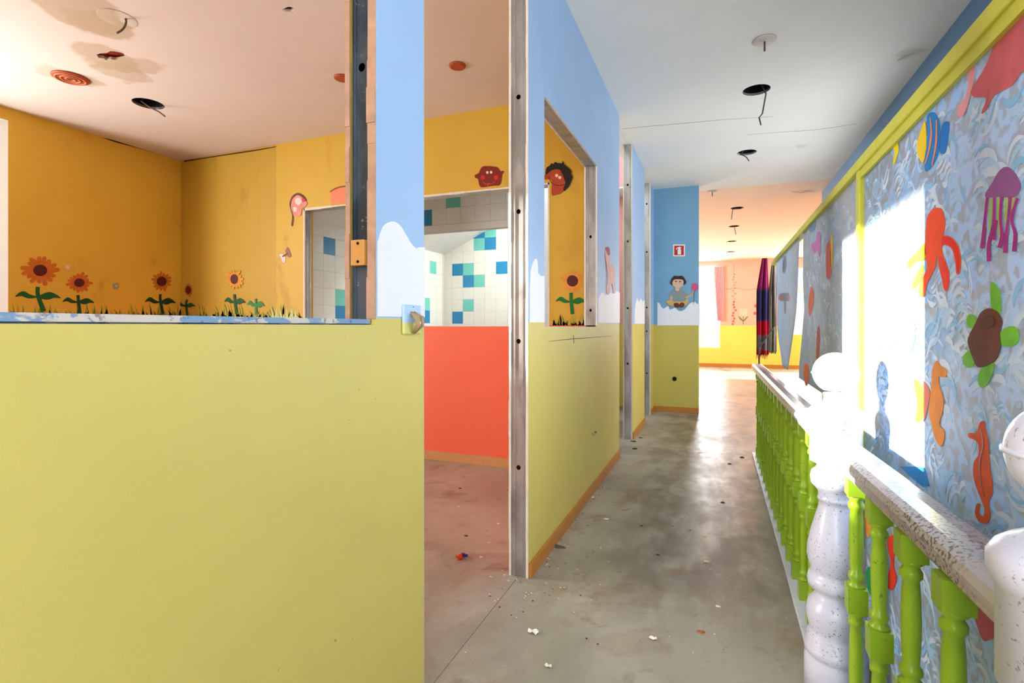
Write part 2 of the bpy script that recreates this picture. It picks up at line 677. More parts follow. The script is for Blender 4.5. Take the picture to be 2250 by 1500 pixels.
# ---------------------------------------------------------------- corridor partition
def board(name, y0, y1, z1, openings, x0, x1, mat, parent=None):
    """a plasterboard skin with window openings or notches open to the end"""
    mb = MB().prism('x', rect(y0, y1, 0, z1), x0, x1, [rect(*o) for o in openings])
    return mb.build(name, mat, parent)


def stud_y(name, y, face, x0, x1, z0, z1, holes, parent, mat='zinc'):
    """C-stud standing in a wall end; its ribbed web faces along Y (face = -1 towards the camera)"""
    xm = (x0 + x1) / 2
    mb = MB().prism('y', rect(x0, x1, z0, z1), y, y - face * 0.0015, [[(xm + 0.011 * math.cos(t), hz + 0.012 * math.sin(t)) for t in [k * math.pi / 6 for k in range(12)]] for hz in holes])
    for k in (-0.02, 0.02):
        mb.box(xm + k - 0.004, xm + k + 0.004, min(y, y + face * 0.003), max(y, y + face * 0.003), z0, z1)
    for xx in (x0, x1 - 0.0015):
        a, b = sorted((y + face * 0.002, y - face * 0.045))
        mb.box(xx, xx + 0.0015, a, b, z0, z1)
    return mb.build(name, mat, parent)


XI = XW - TW           # room face
ZT = ZC + 0.02
# wall by the door, with the big opening above the low part
Y1 = 1.134; D0, D1 = 1.370, 2.312
w1 = MB().prism('x', [(-2.5, 0), (D0, 0), (D0, ZT), (Y1, ZT), (Y1, 1.203), (-0.55, 1.203), (-0.55, ZT), (-2.5, ZT)], XW - 2 * BRD, XW).build('wall_near', 'wall')
struct(w1, 'low yellow partition with a large unglazed opening beside the doorway')
MB().prism('x', [(-1.2, 0), (D0, 0), (D0, ZT), (Y1, ZT), (Y1, 1.203), (-0.55, 1.203), (-0.55, ZT), (-1.2, ZT)], XI, XI + BRD).build('inner_board', 'orange', w1)
MB().box(XI + BRD, XW - 2 * BRD, -0.55, Y1, 1.150, 1.2165).box(XI - 0.004, XW - BRD, -0.55, Y1 - 0.01, 1.206, 1.2178).build('opening_sill', 'sill', w1)
stud_y('metal_stud', Y1 + 0.012, -1, XI + BRD + 0.001, XW - 2 * BRD - 0.001, 1.2165, ZT, [onX(808, 140, XW - 0.03).z], w1, 'zinc_dark')
# torn edges of the boards at the jamb
e = MB()
z = 1.219
while z < ZT:
    h = rnd.uniform(0.04, 0.16)
    e.box(XW - 2 * BRD - rnd.uniform(0.0, 0.006), XW - 0.002, Y1 - rnd.uniform(0.001, 0.006), Y1 + 0.002, z, min(z + h, ZT))
    e.box(XI, XI + BRD + rnd.uniform(0.0, 0.002), Y1 - rnd.uniform(0.001, 0.004), Y1 + 0.002, z, min(z + h, ZT))
    z += h
e.build('torn_board_edge', 'card', w1)
MB().box(XI, XW, D0 - 0.001, D0 + 0.002, 0, ZT).build('board_end', 'gypsum', w1)
wb = empty('wood_block', (0, 0, 0), 'small raw wood block screwed to the dark steel jamb of the opening', 'wood block')
p0, p1 = onY(778, 585, Y1), onY(807, 527, Y1)
wb.location = ((p0.x + p1.x) / 2, Y1 - 0.005, p0.z)
MB().box(p0.x, p1.x, Y1 - 0.014, Y1 + 0.008, p0.z, p1.z).build('block', 'block', wb, bevel=0.002)
for zz in (p0.z + 0.010, p1.z - 0.010):
    MB().prism('y', circle((p0.x + p1.x) / 2 + 0.002, zz, 0.004, n=12), Y1 - 0.0155, Y1 - 0.013).build('screw', 'black', wb)

# section with the window-like opening
W2a, W2b = 2.557, 3.829
E2 = 4.765
w2 = board('wall_corridor', D1, E2, ZT, [(W2a, W2b, 1.193, 2.40)], XW - BRD, XW, 'wall')
struct(w2, 'blue and yellow corridor partition with a framed unglazed opening')
board('inner_board', D1, E2, ZT, [(W2a, W2b, 1.193, 2.40)], XI, XI + BRD, 'orange', w2)
stud_y('metal_stud', D1, -1, XI + BRD, XW - BRD, 0, ZT, [2.297, 1.748, 1.127, 0.522], w2)
mb = MB()
z = 0.0
while z < ZT:
    h = rnd.uniform(0.05, 0.2)
    for a in (XI, XW - BRD):
        mb.box(a + rnd.uniform(0, .002), a + BRD - 0.0005, D1 - rnd.uniform(0.001, 0.006), D1 + 0.002, z, min(z + h, ZT))
    z += h
mb.build('board_end', 'gypsum', w2)
MB().box(XI + 0.001, XW - 0.001, W2a + 0.001, W2b - 0.001, 1.16, 1.1965).build('opening_sill', 'gypsum', w2)
# jamb stud on the far side of the opening and the head
js = MB().prism('y', rect(XI + BRD, XW - BRD, 1.205, 2.40), W2b - 0.0015, W2b, [[(XI + 0.05 + 0.009 * math.cos(t), hz + 0.012 * math.sin(t)) for t in [k * math.pi / 6 for k in range(12)]] for hz in (onX(1302, 523, XW - 0.05).z, onX(1302, 682, XW - 0.05).z)])
for k in (-0.018, 0.018):
    js.box(XI + 0.05 + k - 0.003, XI + 0.05 + k + 0.003, W2b - 0.0035, W2b - 0.001, 1.205, 2.40)
js.build('jamb_stud', 'zinc', w2)
MB().prism('y', rect(XI + BRD, XW - BRD, 1.205, 2.40), W2a, W2a + 0.0015).build('jamb_stud', 'zinc', w2)
hd = MB().box(XI + BRD, XW - BRD, W2a, W2b, 2.3985, 2.401)
for k in (-0.018, 0.018):
    hd.box(XI + 0.05 + k - 0.003, XI + 0.05 + k + 0.003, W2a, W2b, 2.396, 2.399)
hd.build('head_stud', 'zinc', w2)
lip = MB()
for a in (XI + 0.001, XW - BRD + 0.001):
    lip.box(a, a + BRD - 0.002, W2a, W2b, 2.398, 2.401).box(a, a + BRD - 0.002, W2b - 0.002, W2b + 0.001, 1.205, 2.40)
lip.build('board_edge', 'gypsum', w2)
MB().box(XI, XW, E2 - 0.001, E2 + 0.002, 0, ZT).build('board_end', 'gypsum', w2)

# the two short sections farther on
w3 = struct(MB().box(XW - BRD, XW, 5.56, 6.535, 0, ZT).build('wall_middle', 'wall'), 'short blue and yellow partition between two doorways')
MB().box(XI, XI + BRD, 5.56, 6.535, 0, ZT).build('inner_board', 'gypsum', w3)
stud_y('metal_stud', 5.56, -1, XI + BRD, XW - BRD, 0, ZT, [2.70, 2.10, 1.39, 0.80], w3)
MB().box(XI + 0.001, XI + BRD, 5.555, 5.562, 0, ZT).box(XW - BRD, XW - 0.001, 5.555, 5.562, 0, ZT).build('board_end', 'gypsum', w3)
w4 = struct(MB().box(XW - BRD, XW, 7.16, 7.53, 0, ZT).build('wall_end', 'wall'), 'narrow blue and yellow return beside the last doorway')
MB().box(XI, XI + BRD, 7.16, 7.6, 0, ZT).build('inner_board', 'gypsum', w4)
stud_y('metal_stud', 7.16, -1, XI + BRD, XW - BRD, 0, ZT, [2.85, 2.2, 1.45, 1.13, 0.56], w4)
MB().box(XI + 0.001, XI + BRD, 7.155, 7.162, 0, ZT).box(XW - BRD, XW - 0.001, 7.155, 7.162, 0, ZT).build('board_end', 'gypsum', w4)
# blue wall closing the corridor on the left
w5 = struct(MB().box(XW, -0.235, 7.53, 7.62, 0, ZT).build('wall_blue', 'wall_far'), 'deep blue and yellow wall stub with a fire sign at the corridor end')

# white painted clouds between blue and yellow
zb = 719
W_PART.decal('painted_cloud', 'cloud', [smooth([(829.5, 532), (840, 500), (852, 489), (866, 487), (880, 497), (893, 518), (903, 535), (914, 546)], 4, False)
             + [(921, 543), (932.6, 543), (932.6, 697), (829.5, 695)]], w1)
W_PART.decal('painted_cloud', 'cloud', [[(1164, 640)] + smooth([(1166, 592), (1172, 574), (1177, 568), (1181, 575), (1182, 600)], 3, False) + [(1188, 606), (1196.4, 606), (1196.4, 708), (1164, 708)]], w2)
W_PART.decal('painted_cloud', 'cloud', [[(1314.5, 655), (1322, 642), (1330, 648), (1338, 640), (1346, 646), (1353, 638), (1361.5, 643), (1361.5, 709), (1314.5, 709)]], w2)
W_PART.decal('painted_cloud', 'cloud', [[(1394.5, 690), (1396, 668), (1400, 654), (1404, 664), (1408, 655), (1412, 662), (1416.3, 658), (1416.3, 711), (1394.5, 711)]], w3)
W_BLUE.decal('painted_cloud', 'cloud', [smooth([(1444.5, 664), (1449, 666), (1455, 676), (1460, 677), (1468, 672), (1475, 679), (1483, 676), (1490, 682), (1498, 683), (1506, 678), (1514, 668),
                                        (1521, 664), (1527, 663), (1531, 667), (1537.4, 668)], 3, False) + [(1537.4, 714.5), (1444.5, 714.5)]], w5)
# scored line on the yellow part
W_PART.decal('scratch', 'wire', [stroke([(1205, 750), (1240, 746), (1290, 742), (1345, 738)], [0.6, 1.6, 0.6]), stroke([(1260, 736), (1261, 754)], [0.8, 1.2])], w2, 0, 0.0006)

# skirting boards
struct(MB().box(XW, XW + 0.014, D1 + 0.003, E2, 0, 0.07).build('baseboard_corridor', 'skirting', bevel=0.002))
struct(MB().box(XW, XW + 0.014, 5.563, 6.535, 0, 0.07).build('baseboard_middle', 'skirting', bevel=0.002))
struct(MB().box(XW, XW + 0.014, 7.165, 7.516, 0, 0.07).build('baseboard_end', 'skirting', bevel=0.002))
struct(MB().box(XW + 0.014, -0.235, 7.516, 7.53, 0, 0.075).build('baseboard_blue', 'skirting', bevel=0.002))

# ---------------------------------------------------------------- orange room
OX0, OX1, OZ = -3.86, -1.28, 2.37
wo = struct(MB().prism('y', [(onY(607, 500, YO).x, 0), (XI, 0), (XI, ZT), (onY(607, 500, YO).x, ZT)], YO, YO + 0.13, [rect(OX0, OX1, 1.2, OZ)]).build('wall_orange', 'orange'),
            'orange wall with a wide hatch opening to the tiled room')
MB().box(XL, onY(607, 500, YO).x - 0.004, YO + 0.006, YO + 0.13, 0, ZT).build('plasterboard', 'orange_aged', wo)
fmz = MB().box(OX0, OX0 + 0.003, YO + 0.002, YO + 0.10, 1.2, OZ)
for k in (0.03, 0.07):
    fmz.box(OX0, OX0 + 0.006, YO + k, YO + k + 0.008, 1.2, OZ)
fmz.build('jamb_stud', 'zinc', wo)
MB().box(OX0, OX1, YO + 0.002, YO + 0.10, OZ - 0.003, OZ).build('head_stud', 'zinc', wo)
MB().box(OX1 - 0.003, OX1, YO + 0.002, YO + 0.10, 1.2, OZ).build('jamb_stud', 'zinc', wo)
lp = MB().box(OX0 - 0.004, OX0 + 0.012, YO - 0.002, YO + 0.012, 1.2, OZ + 0.012).box(OX1 - 0.012, OX1 + 0.002, YO - 0.002, YO + 0.010, 1.2, OZ + 0.012)
x = OX0
while x < OX1:
    d = rnd.uniform(0.06, 0.3)
    lp.box(x, min(x + d, OX1), YO - 0.002, YO + 0.01, OZ - rnd.uniform(0.004, 0.014), OZ + rnd.uniform(0.004, 0.012))
    x += d
lp.build('board_edge', 'gypsum', wo)
MB().box(OX0, OX1, YO - 0.001, YO + 0.13, 1.196, 1.203).build('opening_sill', 'gypsum', wo)
struct(MB().box(-5.65, XI, YO - 0.014, YO, 0, 0.08).build('baseboard_orange', 'skirting_pale', bevel=0.002))
# side wall with the splayed window
WY0, WY1 = 0.0, 2.52
ws = struct(MB().prism('x', rect(-1.2, YO + 0.13, 0, ZT), XL - 0.02, XL, [rect(WY0, WY1, 0.85, 2.96)]).build('wall_left', 'orange_side'), 'orange side wall of the room with a window')
rv = MB()
gx = -6.05
inn = [(WY0, 0.85), (WY1, 0.85), (WY1, 2.96), (WY0, 2.96)]
out = [(0.42, 0.95), (1.64, 0.95), (1.64, 2.90), (0.42, 2.90)]
for i in range(4):
    j = (i + 1) % 4
    rv.add([(XL, *inn[i]), (XL, *inn[j]), (gx, *out[j]), (gx, *out[i])], [(0, 1, 2, 3)])
rv.build('window_reveal', 'white', ws)
win = struct(MB().prism('x', rect(0.42, 1.64, 0.95, 2.90), gx - 0.03, gx, [rect(0.46, 1.60, 0.99, 2.86)]).build('window_1', 'white'), 'white window frame of the orange room')
MB().box(gx - 0.018, gx - 0.014, 0.46, 1.60, 0.99, 2.86).build('pane', 'glass', win)
struct(MB().box(XL, XI, -1.3, -1.2, 0, ZT).build('wall_back', 'orange'))
# added house front, out of view, put there to keep the lowest sun out
struct(MB().box(-16, -14, -6, 10, -4, 3.64).box(-16.1, -13.9, -6.1, 10.1, 3.60, 3.645).build('wall_sunblock', paint((214, 206, 192), 0.9, 0.05)), 'plain pale front added across the street to block the low sun')


W_SIDE.decal('joint_crack', paint((70, 46, 22), 0.9, 0.2), [stroke([(228, 303), (255, 311), (300, 324), (345, 336), (402, 353)], [0.6, 3.5, 1.0, 3.0, 2.0])], ws, 0, 0.0015)
W_ORANGE.decal('joint_crack', paint((70, 46, 22), 0.9, 0.2), [stroke([(405, 354), (430, 350), (500, 339), (560, 330), (606, 322)], [2.2, 1.2, 2.4, 0.8])], wo, -0.006, 0.0075)


def grass(wall, u0, u1, parent, seed, base=697, tall=26):
    r = random.Random(seed)
    mb = MB()
    u = u0
    while u < u1:
        h = r.uniform(6, tall) if r.random() < 0.4 else r.uniform(5, tall * 0.5)
        lean = r.uniform(-9, 9)
        wd = r.uniform(3, 7)
        pl = [(u, base), (u + lean * 0.4 + wd * 0.1, base - h * 0.6), (u + lean, base - h), (u + lean * 0.5 + wd * 0.8, base - h * 0.55), (u + wd, base)]
        q = [wall.pt(*p) for p in pl]
        mb.prism(wall.axis, q, wall.val, wall.val + wall.sign * 0.001, mi=r.randrange(3))
        u += r.uniform(1.2, 3.4)
    band = [(u0, base)] + [(u0 + (u1 - u0) * i / 60, base - r.uniform(3, 9)) for i in range(61)] + [(u1, base)]
    mb.prism(wall.axis, [wall.pt(*p) for p in band], wall.val, wall.val + wall.sign * 0.0007, mi=2)
    o = mb.build('painted_grass', [paint((132, 140, 36)), paint((172, 164, 56)), paint((188, 168, 58))], parent)
    o['kind'] = 'stuff'
    return o


grass(W_SIDE, 22, 402, ws, 3, 697, 34)
grass(W_ORANGE, 405, 662, wo, 4, 699, 34)
grass(W_ORANGE, 1211, 1287, wo, 5, 715, 30)
W_ORANGE.decal('painted_grass', paint((196, 200, 130)), [[(u - 3, 700), (u + l, 700 - h), (u + 4, 700)] for u, l, h in [(600 + k * 6.1, rnd.uniform(-4, 4), rnd.uniform(8, 30)) for k in range(10)]], wo, 0.001, 0.001)


def sunflower(wall, parent, c, R, rc, leaf, stem, pet=(206, 112, 34), green=(20, 92, 40), seed=1, petals=True):
    r = random.Random(seed)
    cu, cv = c
    root = None
    if petals:
        pts = []
        n = 15
        for i in range(n):
            a = 2 * math.pi * i / n + r.uniform(-.06, .06)
            k = r.uniform(0.86, 1.12)
            for da, kk in ((-0.20, 0.72), (-0.13, 0.94), (0, 1.02), (0.13, 0.93)):
                pts.append((cu + R[0] * k * kk * math.cos(a + da), cv + R[1] * k * kk * math.sin(a + da)))
        root = wall.decal('painted_sunflower', paint(pet, 0.6, 0.22), [pts], parent, 0.0008, 0.001)
        wall.decal('flower_center', paint((84, 22, 20)), [circle(cu, cv, rc[0], rc[1])], root, 0.002, 0.001)
    lu, lv, lw, lh = leaf
    L = smooth([(lu, lv + lh * 0.3), (lu - lw * .35, lv - lh * .1), (lu - lw * .6, lv - lh * .55), (lu - lw * .8, lv - lh * .4), (lu - lw, lv + lh * 0.25), (lu - lw * .72, lv + lh * .12), (lu - lw * .4, lv + lh * .5)], 3)
    Rr = smooth([(lu, lv + lh * 0.3), (lu + lw * .35, lv - lh * .35), (lu + lw * .6, lv - lh * .4), (lu + lw * .85, lv), (lu + lw, lv + lh * .45), (lu + lw * .72, lv + lh * .4), (lu + lw * .4, lv + lh * .7)], 3)
    g = paint(green, 0.6, 0.15)
    lo = wall.decal('painted_leaf' if root else 'painted_seedling', g, [L, Rr], root or parent, 0.0018, 0.001)
    wall.decal('stem', g, [stroke([(stem[0], stem[1]), (lu, lv), (stem[2], stem[3])], [stem[4], stem[4], stem[4] * 1.2])], root or lo, 0.0022, 0.001)
    return root or lo


sunflower(W_SIDE, ws, (88, 594), (40, 33), (15.5, 12.5), (83, 648, 50, 15), (83, 630, 96, 684, 9), seed=1)
sunflower(W_SIDE, ws, (174, 621), (27, 22), (11.5, 9.5), (172, 660, 35, 12), (171, 648, 175, 690, 7), (204, 108, 30), (18, 74, 32), 2)
sunflower(W_SIDE, ws, (355, 618), (21, 22), (11, 10.5), (352, 660, 34, 13), (352, 646, 358, 690, 6), (198, 116, 34), (16, 66, 34), 3)
sunflower(W_ORANGE, wo, (414, 637), (9, 14), (6, 9), (409, 669, 20, 9), (411, 658, 412, 694, 4), (190, 112, 34), (18, 72, 34), 4)
sunflower(W_ORANGE, wo, (515, 613), (19, 22), (8.5, 11), (516, 660, 23, 12), (515, 646, 520, 690, 5), (214, 146, 42), (18, 84, 40), 5)
sunflower(W_ORANGE, wo, (561, 640), (0, 0), (0, 0), (562, 667, 19, 12), (562, 656, 563, 692, 4), green=(52, 130, 66), seed=6, petals=False)
sunflower(W_ORANGE, wo, (1258, 617), (25, 26), (12.5, 12.5), (1255, 659, 34, 13), (1255, 643, 1258, 690, 7), (222, 148, 58), (12, 110, 40), 7)

# ---------------------------------------------------------------- tiled room
TX, TY = -4.27, 7.68
TS = 0.2
tl = struct(MB().box(TX - 0.1, TX - 0.006, YO + 0.13, TY + 0.1, 0, 3.0).build('wall_tiled_left', 'grout'), 'white tiled wall seen through the hatch')
tb = struct(MB().box(TX, -1.70, TY + 0.006, TY + 0.1, 0, 4.2).build('wall_tiled_back', 'grout'), 'bright white tiled back wall with blue and teal tiles')
lt = struct(MB().box(TX, -1.70, 5.656, 5.75, 2.37, 4.1).build('wall_lintel', 'grout'), 'grey tiled lintel inside the tiled room')
struct(MB().box(-1.70, -1.62, YO + 0.13, TY + 0.1, 0, 4.2).build('wall_tiled_right', 'white'))
# sloping underside of the stairs above, with its skylight cut-out
slope = 0.463
sz = lambda x: 2.40 + (x - TX) * slope
so = MB()
for (x0, x1, y0, y1) in ((TX, -2.75, YO + 0.13, TY), (-1.85, -1.7, YO + 0.13, TY), (-2.75, -1.85, YO + 0.13, 6.0), (-2.75, -1.85, 7.3, TY)):
    so.add([(x0, y0, sz(x0)), (x1, y0, sz(x1)), (x1, y1, sz(x1)), (x0, y1, sz(x0)), (x0, y0, sz(x0) + .05), (x1, y0, sz(x1) + .05), (x1, y1, sz(x1) + .05), (x0, y1, sz(x0) + .05)],
           [(0, 1, 2, 3), (4, 7, 6, 5), (0, 4, 5, 1), (1, 5, 6, 2), (2, 6, 7, 3), (3, 7, 4, 0)])
struct(so.build('ceiling_sloping', 'white'), 'white sloping ceiling of the tiled room')
tm = {}
for key in ('tile_white', 'tile_teal', 'tile_blue'):
    for ax in 'xy':
        g = TS / 2 - 0.0012
        b = MB()
        if ax == 'x':
            b.box(-0.006, 0, -g, g, -g, g)
        else:
            b.box(-g, g, 0, 0.006, -g, g)
        me = b.build('tile', key, origin=(0, 0, 0))
        tm[key, ax] = me.data
        bpy.data.objects.remove(me)


def put_tile(ax, p, key, parent):
    o = bpy.data.objects.new('tile', tm[key, ax])
    col.objects.link(o)
    o.location = Vector(p) - world_loc(parent)
    o.parent = parent


def tile_wall(ax, val, a0, a1, z0, z1, ga, gz, colored, parent, wall):
    def cell(a, z):
        return (math.floor((a - ga) / TS), math.floor((z - gz) / TS))
    cm_ = {}
    for (u, v, key) in colored:
        cm_[cell(*wall.pt(u, v))] = key
    i0, i1 = math.floor((a0 - ga) / TS), math.ceil((a1 - ga) / TS)
    j0, j1 = math.floor((z0 - gz) / TS), math.ceil((z1 - gz) / TS)
    for i in range(i0, i1):
        for j in range(j0, j1):
            a, z = ga + (i + .5) * TS, gz + (j + .5) * TS
            if not (a0 - 0.02 < a < a1 + 0.02):
                continue
            p = (val, a, z) if ax == 'x' else (a, val, z)
            put_tile(ax, p, cm_.get((i, j), 'tile_white'), parent)


W_TL, W_TB, W_LT = Wall('x', TX, 1), Wall('y', TY, -1), Wall('y', 5.65, -1)
c0 = W_TB.pt(993.6, 606)
tile_wall('y', TY, TX + 0.02, -2.7, 1.05, 2.9, c0[0], c0[1],
          [(1005, 593, 'tile_blue'), (1028, 593, 'tile_teal'), (1028, 619, 'tile_blue'), (1052, 619, 'tile_teal'), (1103, 590, 'tile_blue'), (1028, 673, 'tile_teal'),
           (1004, 699, 'tile_blue'), (1053, 537, 'tile_teal'), (1078, 537, 'tile_blue'), (1053, 512, 'tile_blue'), (1078, 512, 'tile_teal')], tb, W_TB)
c1 = W_TL.pt(711, 557)
tile_wall('x', TX, YO + 0.2, TY - 0.02, 1.05, 2.38, c1[0], c1[1],
          [(724, 540, 'tile_blue'), (750, 655, 'tile_teal'), (750, 688, 'tile_blue'), (956, 590, 'tile_teal'), (940, 672, 'tile_teal'), (940, 700, 'tile_blue')], tl, W_TL)
c2 = W_LT.pt(980, 456)
tile_wall('y', 5.65, TX + 0.02, -1.72, 2.56, 3.05, c2[0], 2.46,
          [(995, 445, 'tile_teal'), (940, 478, 'tile_blue'), (1203, 420, 'tile_teal'), (1203, 456, 'tile_blue')], lt, W_LT)
MB().box(TX, -1.70, 5.65, 5.656, 2.372, 2.457).build('cut_tile_row', 'tile_white', lt)

# ---------------------------------------------------------------- stairwell and far room
wr = struct(MB().prism('x', [(-2.6, -3), (8.56, -3), (8.56, ZT), (-2.6, ZT)], 1.40, 1.52, [rect(-0.75, 1.35, 1.0, 2.8), rect(4.4, 6.8, 0.8, 2.5)]).build('wall_right', 'wall_right'), 'slate blue wall on the far side of the stairwell')
wn2 = struct(MB().prism('x', rect(-0.75, 1.35, 1.0, 2.8), 1.46, 1.50, [rect(-0.69, 0.27, 1.06, 2.74), rect(0.33, 1.29, 1.06, 2.74)]).build('window_2', 'white'))
MB().box(1.478, 1.482, -0.69, 1.29, 1.06, 2.74).build('pane', 'glass', wn2)
wn6 = struct(MB().prism('x', rect(4.4, 6.8, 0.8, 2.5), 1.46, 1.50, [rect(4.46, 5.57, 0.86, 2.44), rect(5.63, 6.74, 0.86, 2.44)]).build('window_fill', 'white'))  # added window, hidden behind the sheets, an opening for the fill lamp
MB().box(1.478, 1.482, 4.46, 6.74, 0.86, 2.44).build('pane', 'glass', wn6)
wbk = struct(MB().prism('y', [(XI, -3), (1.4, -3), (1.4, ZT), (XI, ZT)], -2.6, -2.5, [rect(-0.55, 1.25, 0.75, 2.75)]).build('wall_landing', 'wall'))
wn3 = struct(MB().prism('y', rect(-0.55, 1.25, 0.75, 2.75), -2.58, -2.54, [rect(-0.49, 0.32, 0.81, 2.69), rect(0.38, 1.19, 0.81, 2.69)]).build('window_3', 'white'))
MB().box(-0.49, 1.19, -2.562, -2.558, 0.81, 2.69).build('pane', 'glass', wn3)
struct(MB().box(0.47, 1.4, 5.36, 5.5, -3, -0.25).build('wall_well', 'wall_right'))
struct(MB().box(0.40, 0.47, -2.5, 5.36, -3, -0.25).build('wall_well_left', 'wall_right'))

wf = struct(MB().prism('y', rect(-5.1, 5.0, 0, ZT), 16.5, 16.8, [rect(-0.93, 0.08, 0.55, 2.95), rect(1.88, 2.92, 0.95, 2.83)]).build('wall_far', 'wall_pink'), 'salmon and yellow end wall of the far room with bright windows')
for nm, (x0, x1, z0, z1, tr) in (('window_4', (-0.93, 0.08, 0.55, 2.95, (1.0, 2.3))), ('window_5', (1.88, 2.92, 0.95, 2.83, (2.2,)))):
    hs = []
    xm = (x0 + x1) / 2
    zs = [z0] + list(tr) + [z1]
    for a, b in zip(zs[:-1], zs[1:]):
        hs += [rect(x0 + .05, xm - .03, a + .03, b - .03), rect(xm + .03, x1 - .05, a + .03, b - .03)]
    wi = struct(MB().prism('y', rect(x0, x1, z0, z1), 16.62, 16.67, hs).build(nm, 'white'))
    MB().box(x0 + .02, x1 - .02, 16.643, 16.647, z0 + .02, z1 - .02).build('pane', 'glass', wi)
struct(MB().prism('x', rect(7.6, 16.8, 0, ZT), -5.2, -5.1, [rect(11.1, 13.9, 0.9, 2.9)]).build('wall_far_left', 'wall_pink'))
struct(MB().box(5.0, 5.1, 8.5, 16.8, 0, ZT).build('wall_far_right', 'wall_pink'))
struct(MB().box(-5.1, XI, 7.80, 7.9, 0, 4.2).box(XI, XW, 7.6, 7.9, 0, ZT).build('wall_far_near', 'wall_pink'))
struct(MB().box(1.52, 5.0, 8.46, 8.56, 0, ZT).build('wall_far_return', 'wall_pink'))
struct(MB().box(-5.1, 5.0, 16.485, 16.5, 0, 0.09).build('baseboard_far', 'skirting'))
fcur = empty('curtain', (0.1, 16.4, 1.0), 'pink curtain gathered at the side of the bright far window', 'curtain')
cmb = MB()
n = 24
vs, fs = [], []
for j in range(2):
    for i in range(n + 1):
        x = 0.0 + 0.17 * i / n
        vs.append((x if j else -0.10 + 0.27 * i / n, 16.44 + 0.025 * math.sin(i * 1.6), 2.95 if not j else 1.35))
for i in range(n):
    fs.append((i, i + 1, n + 2 + i, n + 1 + i))
cmb.add(vs, fs, 0, True)
cmb.build('cloth', paint((248, 186, 196), 0.8, 0.1), fcur)
MB().tube([(-1.0, 16.44, 2.97), (0.2, 16.44, 2.97)], 0.012).build('curtain_rail', 'white', fcur)
# stencilled flowers of the far wall
dots = [circle(1613 + rnd.uniform(-4, 4), 602 + k * 6.1, 1.3 if k < 10 else 2.6, n=7) for k in range(19)]
W_FAR.decal('painted_vine', paint((206, 96, 84)), dots, wf, 0, 0.002)
W_FAR.decal('painted_vine', paint((214, 150, 112)), [stroke([(1594, 636), (1620, 633), (1640, 637), (1662, 634)], 1.4), stroke([(1613, 580), (1612, 640), (1614, 712)], 1.0)], wf, 0, 0.0015)
tp = W_FAR.decal('painted_tulip', paint((250, 196, 184)), [smooth([(1624, 684), (1628, 676), (1633, 681), (1638, 676), (1643, 684), (1640, 693), (1633, 695), (1627, 693)], 3)], wf, 0.001, 0.002)
W_FAR.decal('painted_leaf', paint((120, 130, 60)), [smooth([(1633, 706), (1626, 702), (1622, 694), (1630, 700)], 3), smooth([(1633, 706), (1639, 702), (1644, 694), (1636, 700)], 3), stroke([(1633, 694), (1633, 713)], 1.6)], tp, 0.001, 0.002)
W_FAR.decal('painted_flower', paint((238, 96, 110)), [circle(1661 + a, 680 + b, 4, n=8) for a, b in ((0, -8), (4, 0), (-2, 8))], wf, 0.001, 0.002)

# ---------------------------------------------------------------- balustrade
BX = 0.358
N1, N2 = (BX, 1.95), (0.396, 0.81)
nprof = [(0.090, 0), (0.090, 0.118), (0.084, 0.128), (0.084, 0.135), (0.090, 0.140), (0.088, 0.160), (0.082, 0.168), (0.083, 0.195), (0.074, 0.205), (0.078, 0.222),
         (0.0855, 0.262), (0.080, 0.295), (0.064, 0.316), (0.056, 0.328), (0.060, 0.343), (0.079, 0.350), (0.082, 0.368), (0.078, 0.388), (0.068, 0.394), (0.072, 0.408), (0.083, 0.447),
         (0.081, 0.480), (0.070, 0.535), (0.055, 0.590), (0.0475, 0.618), (0.047, 0.630), (0.052, 0.634), (0.052, 0.642), (0.049, 0.646), (0.051, 0.662), (0.060, 0.674), (0.070, 0.684),
         (0.073, 0.705), (0.069, 0.724), (0.056, 0.736), (0.052, 0.745), (0.060, 0.753), (0.074, 0.760), (0.074, 0.880), (0.078, 0.884), (0.083, 0.897), (0.083, 0.915), (0.076, 0.928), (0.064, 0.938),
         (0.050, 0.946), (0.036, 0.954), (0.033, 0.968), (0.036, 0.982)]
ball = [(0.0665 * math.sin(a), 1.0475 - 0.0665 * math.cos(a)) for a in [0.55 + k * (math.pi - 0.56) / 18 for k in range(19)]]
i_eq = min(range(len(ball)), key=lambda i: abs(ball[i][1] - 1.0475))
for (nx, ny), lab in ((N1, 'white turned newel post with ball top where the sun strikes the railing'), (N2, 'speckled white newel post cut off by the picture edge at the railing start')):
    e = empty('newel_post', (nx, ny, 0), lab, 'newel post', 'white newel posts of the railing')
    MB().lathe(nprof, (nx, ny, 0), 40).build('turned_shaft', 'newel', e)
    b = MB().lathe(ball, (nx, ny, 0), 40).build('ball', 'newel', e)
    MB().lathe([(0.064, 1.043), (0.0695, 1.0445), (0.0695, 1.0495), (0.064, 1.051)], (nx, ny, 0), 40).build('seam_ring', 'newel', b)

rail_pts = [(-0.036, 0.788), (-0.030, 0.780), (0.030, 0.780), (0.036, 0.788), (0.036, 0.803), (0.047, 0.812), (0.050, 0.824), (0.045, 0.838), (0.030, 0.847), (0, 0.850), (-0.030, 0.847), (-0.045, 0.838), (-0.050, 0.824), (-0.047, 0.812), (-0.036, 0.803)]


def rail(name, a, b, label):
    mb = MB()
    n_ = len(rail_pts)
    vs = [(a[0] + p[0], a[1], p[1]) for p in rail_pts] + [(b[0] + p[0], b[1], p[1]) for p in rail_pts]
    mb.add(vs, [(i, (i + 1) % n_, (i + 1) % n_ + n_, i + n_) for i in range(n_)] + [tuple(range(n_)), tuple(reversed(range(n_, 2 * n_)))], 0)
    return tag(mb.build(name, 'rail'), label, 'handrail', 'white handrails of the railing')


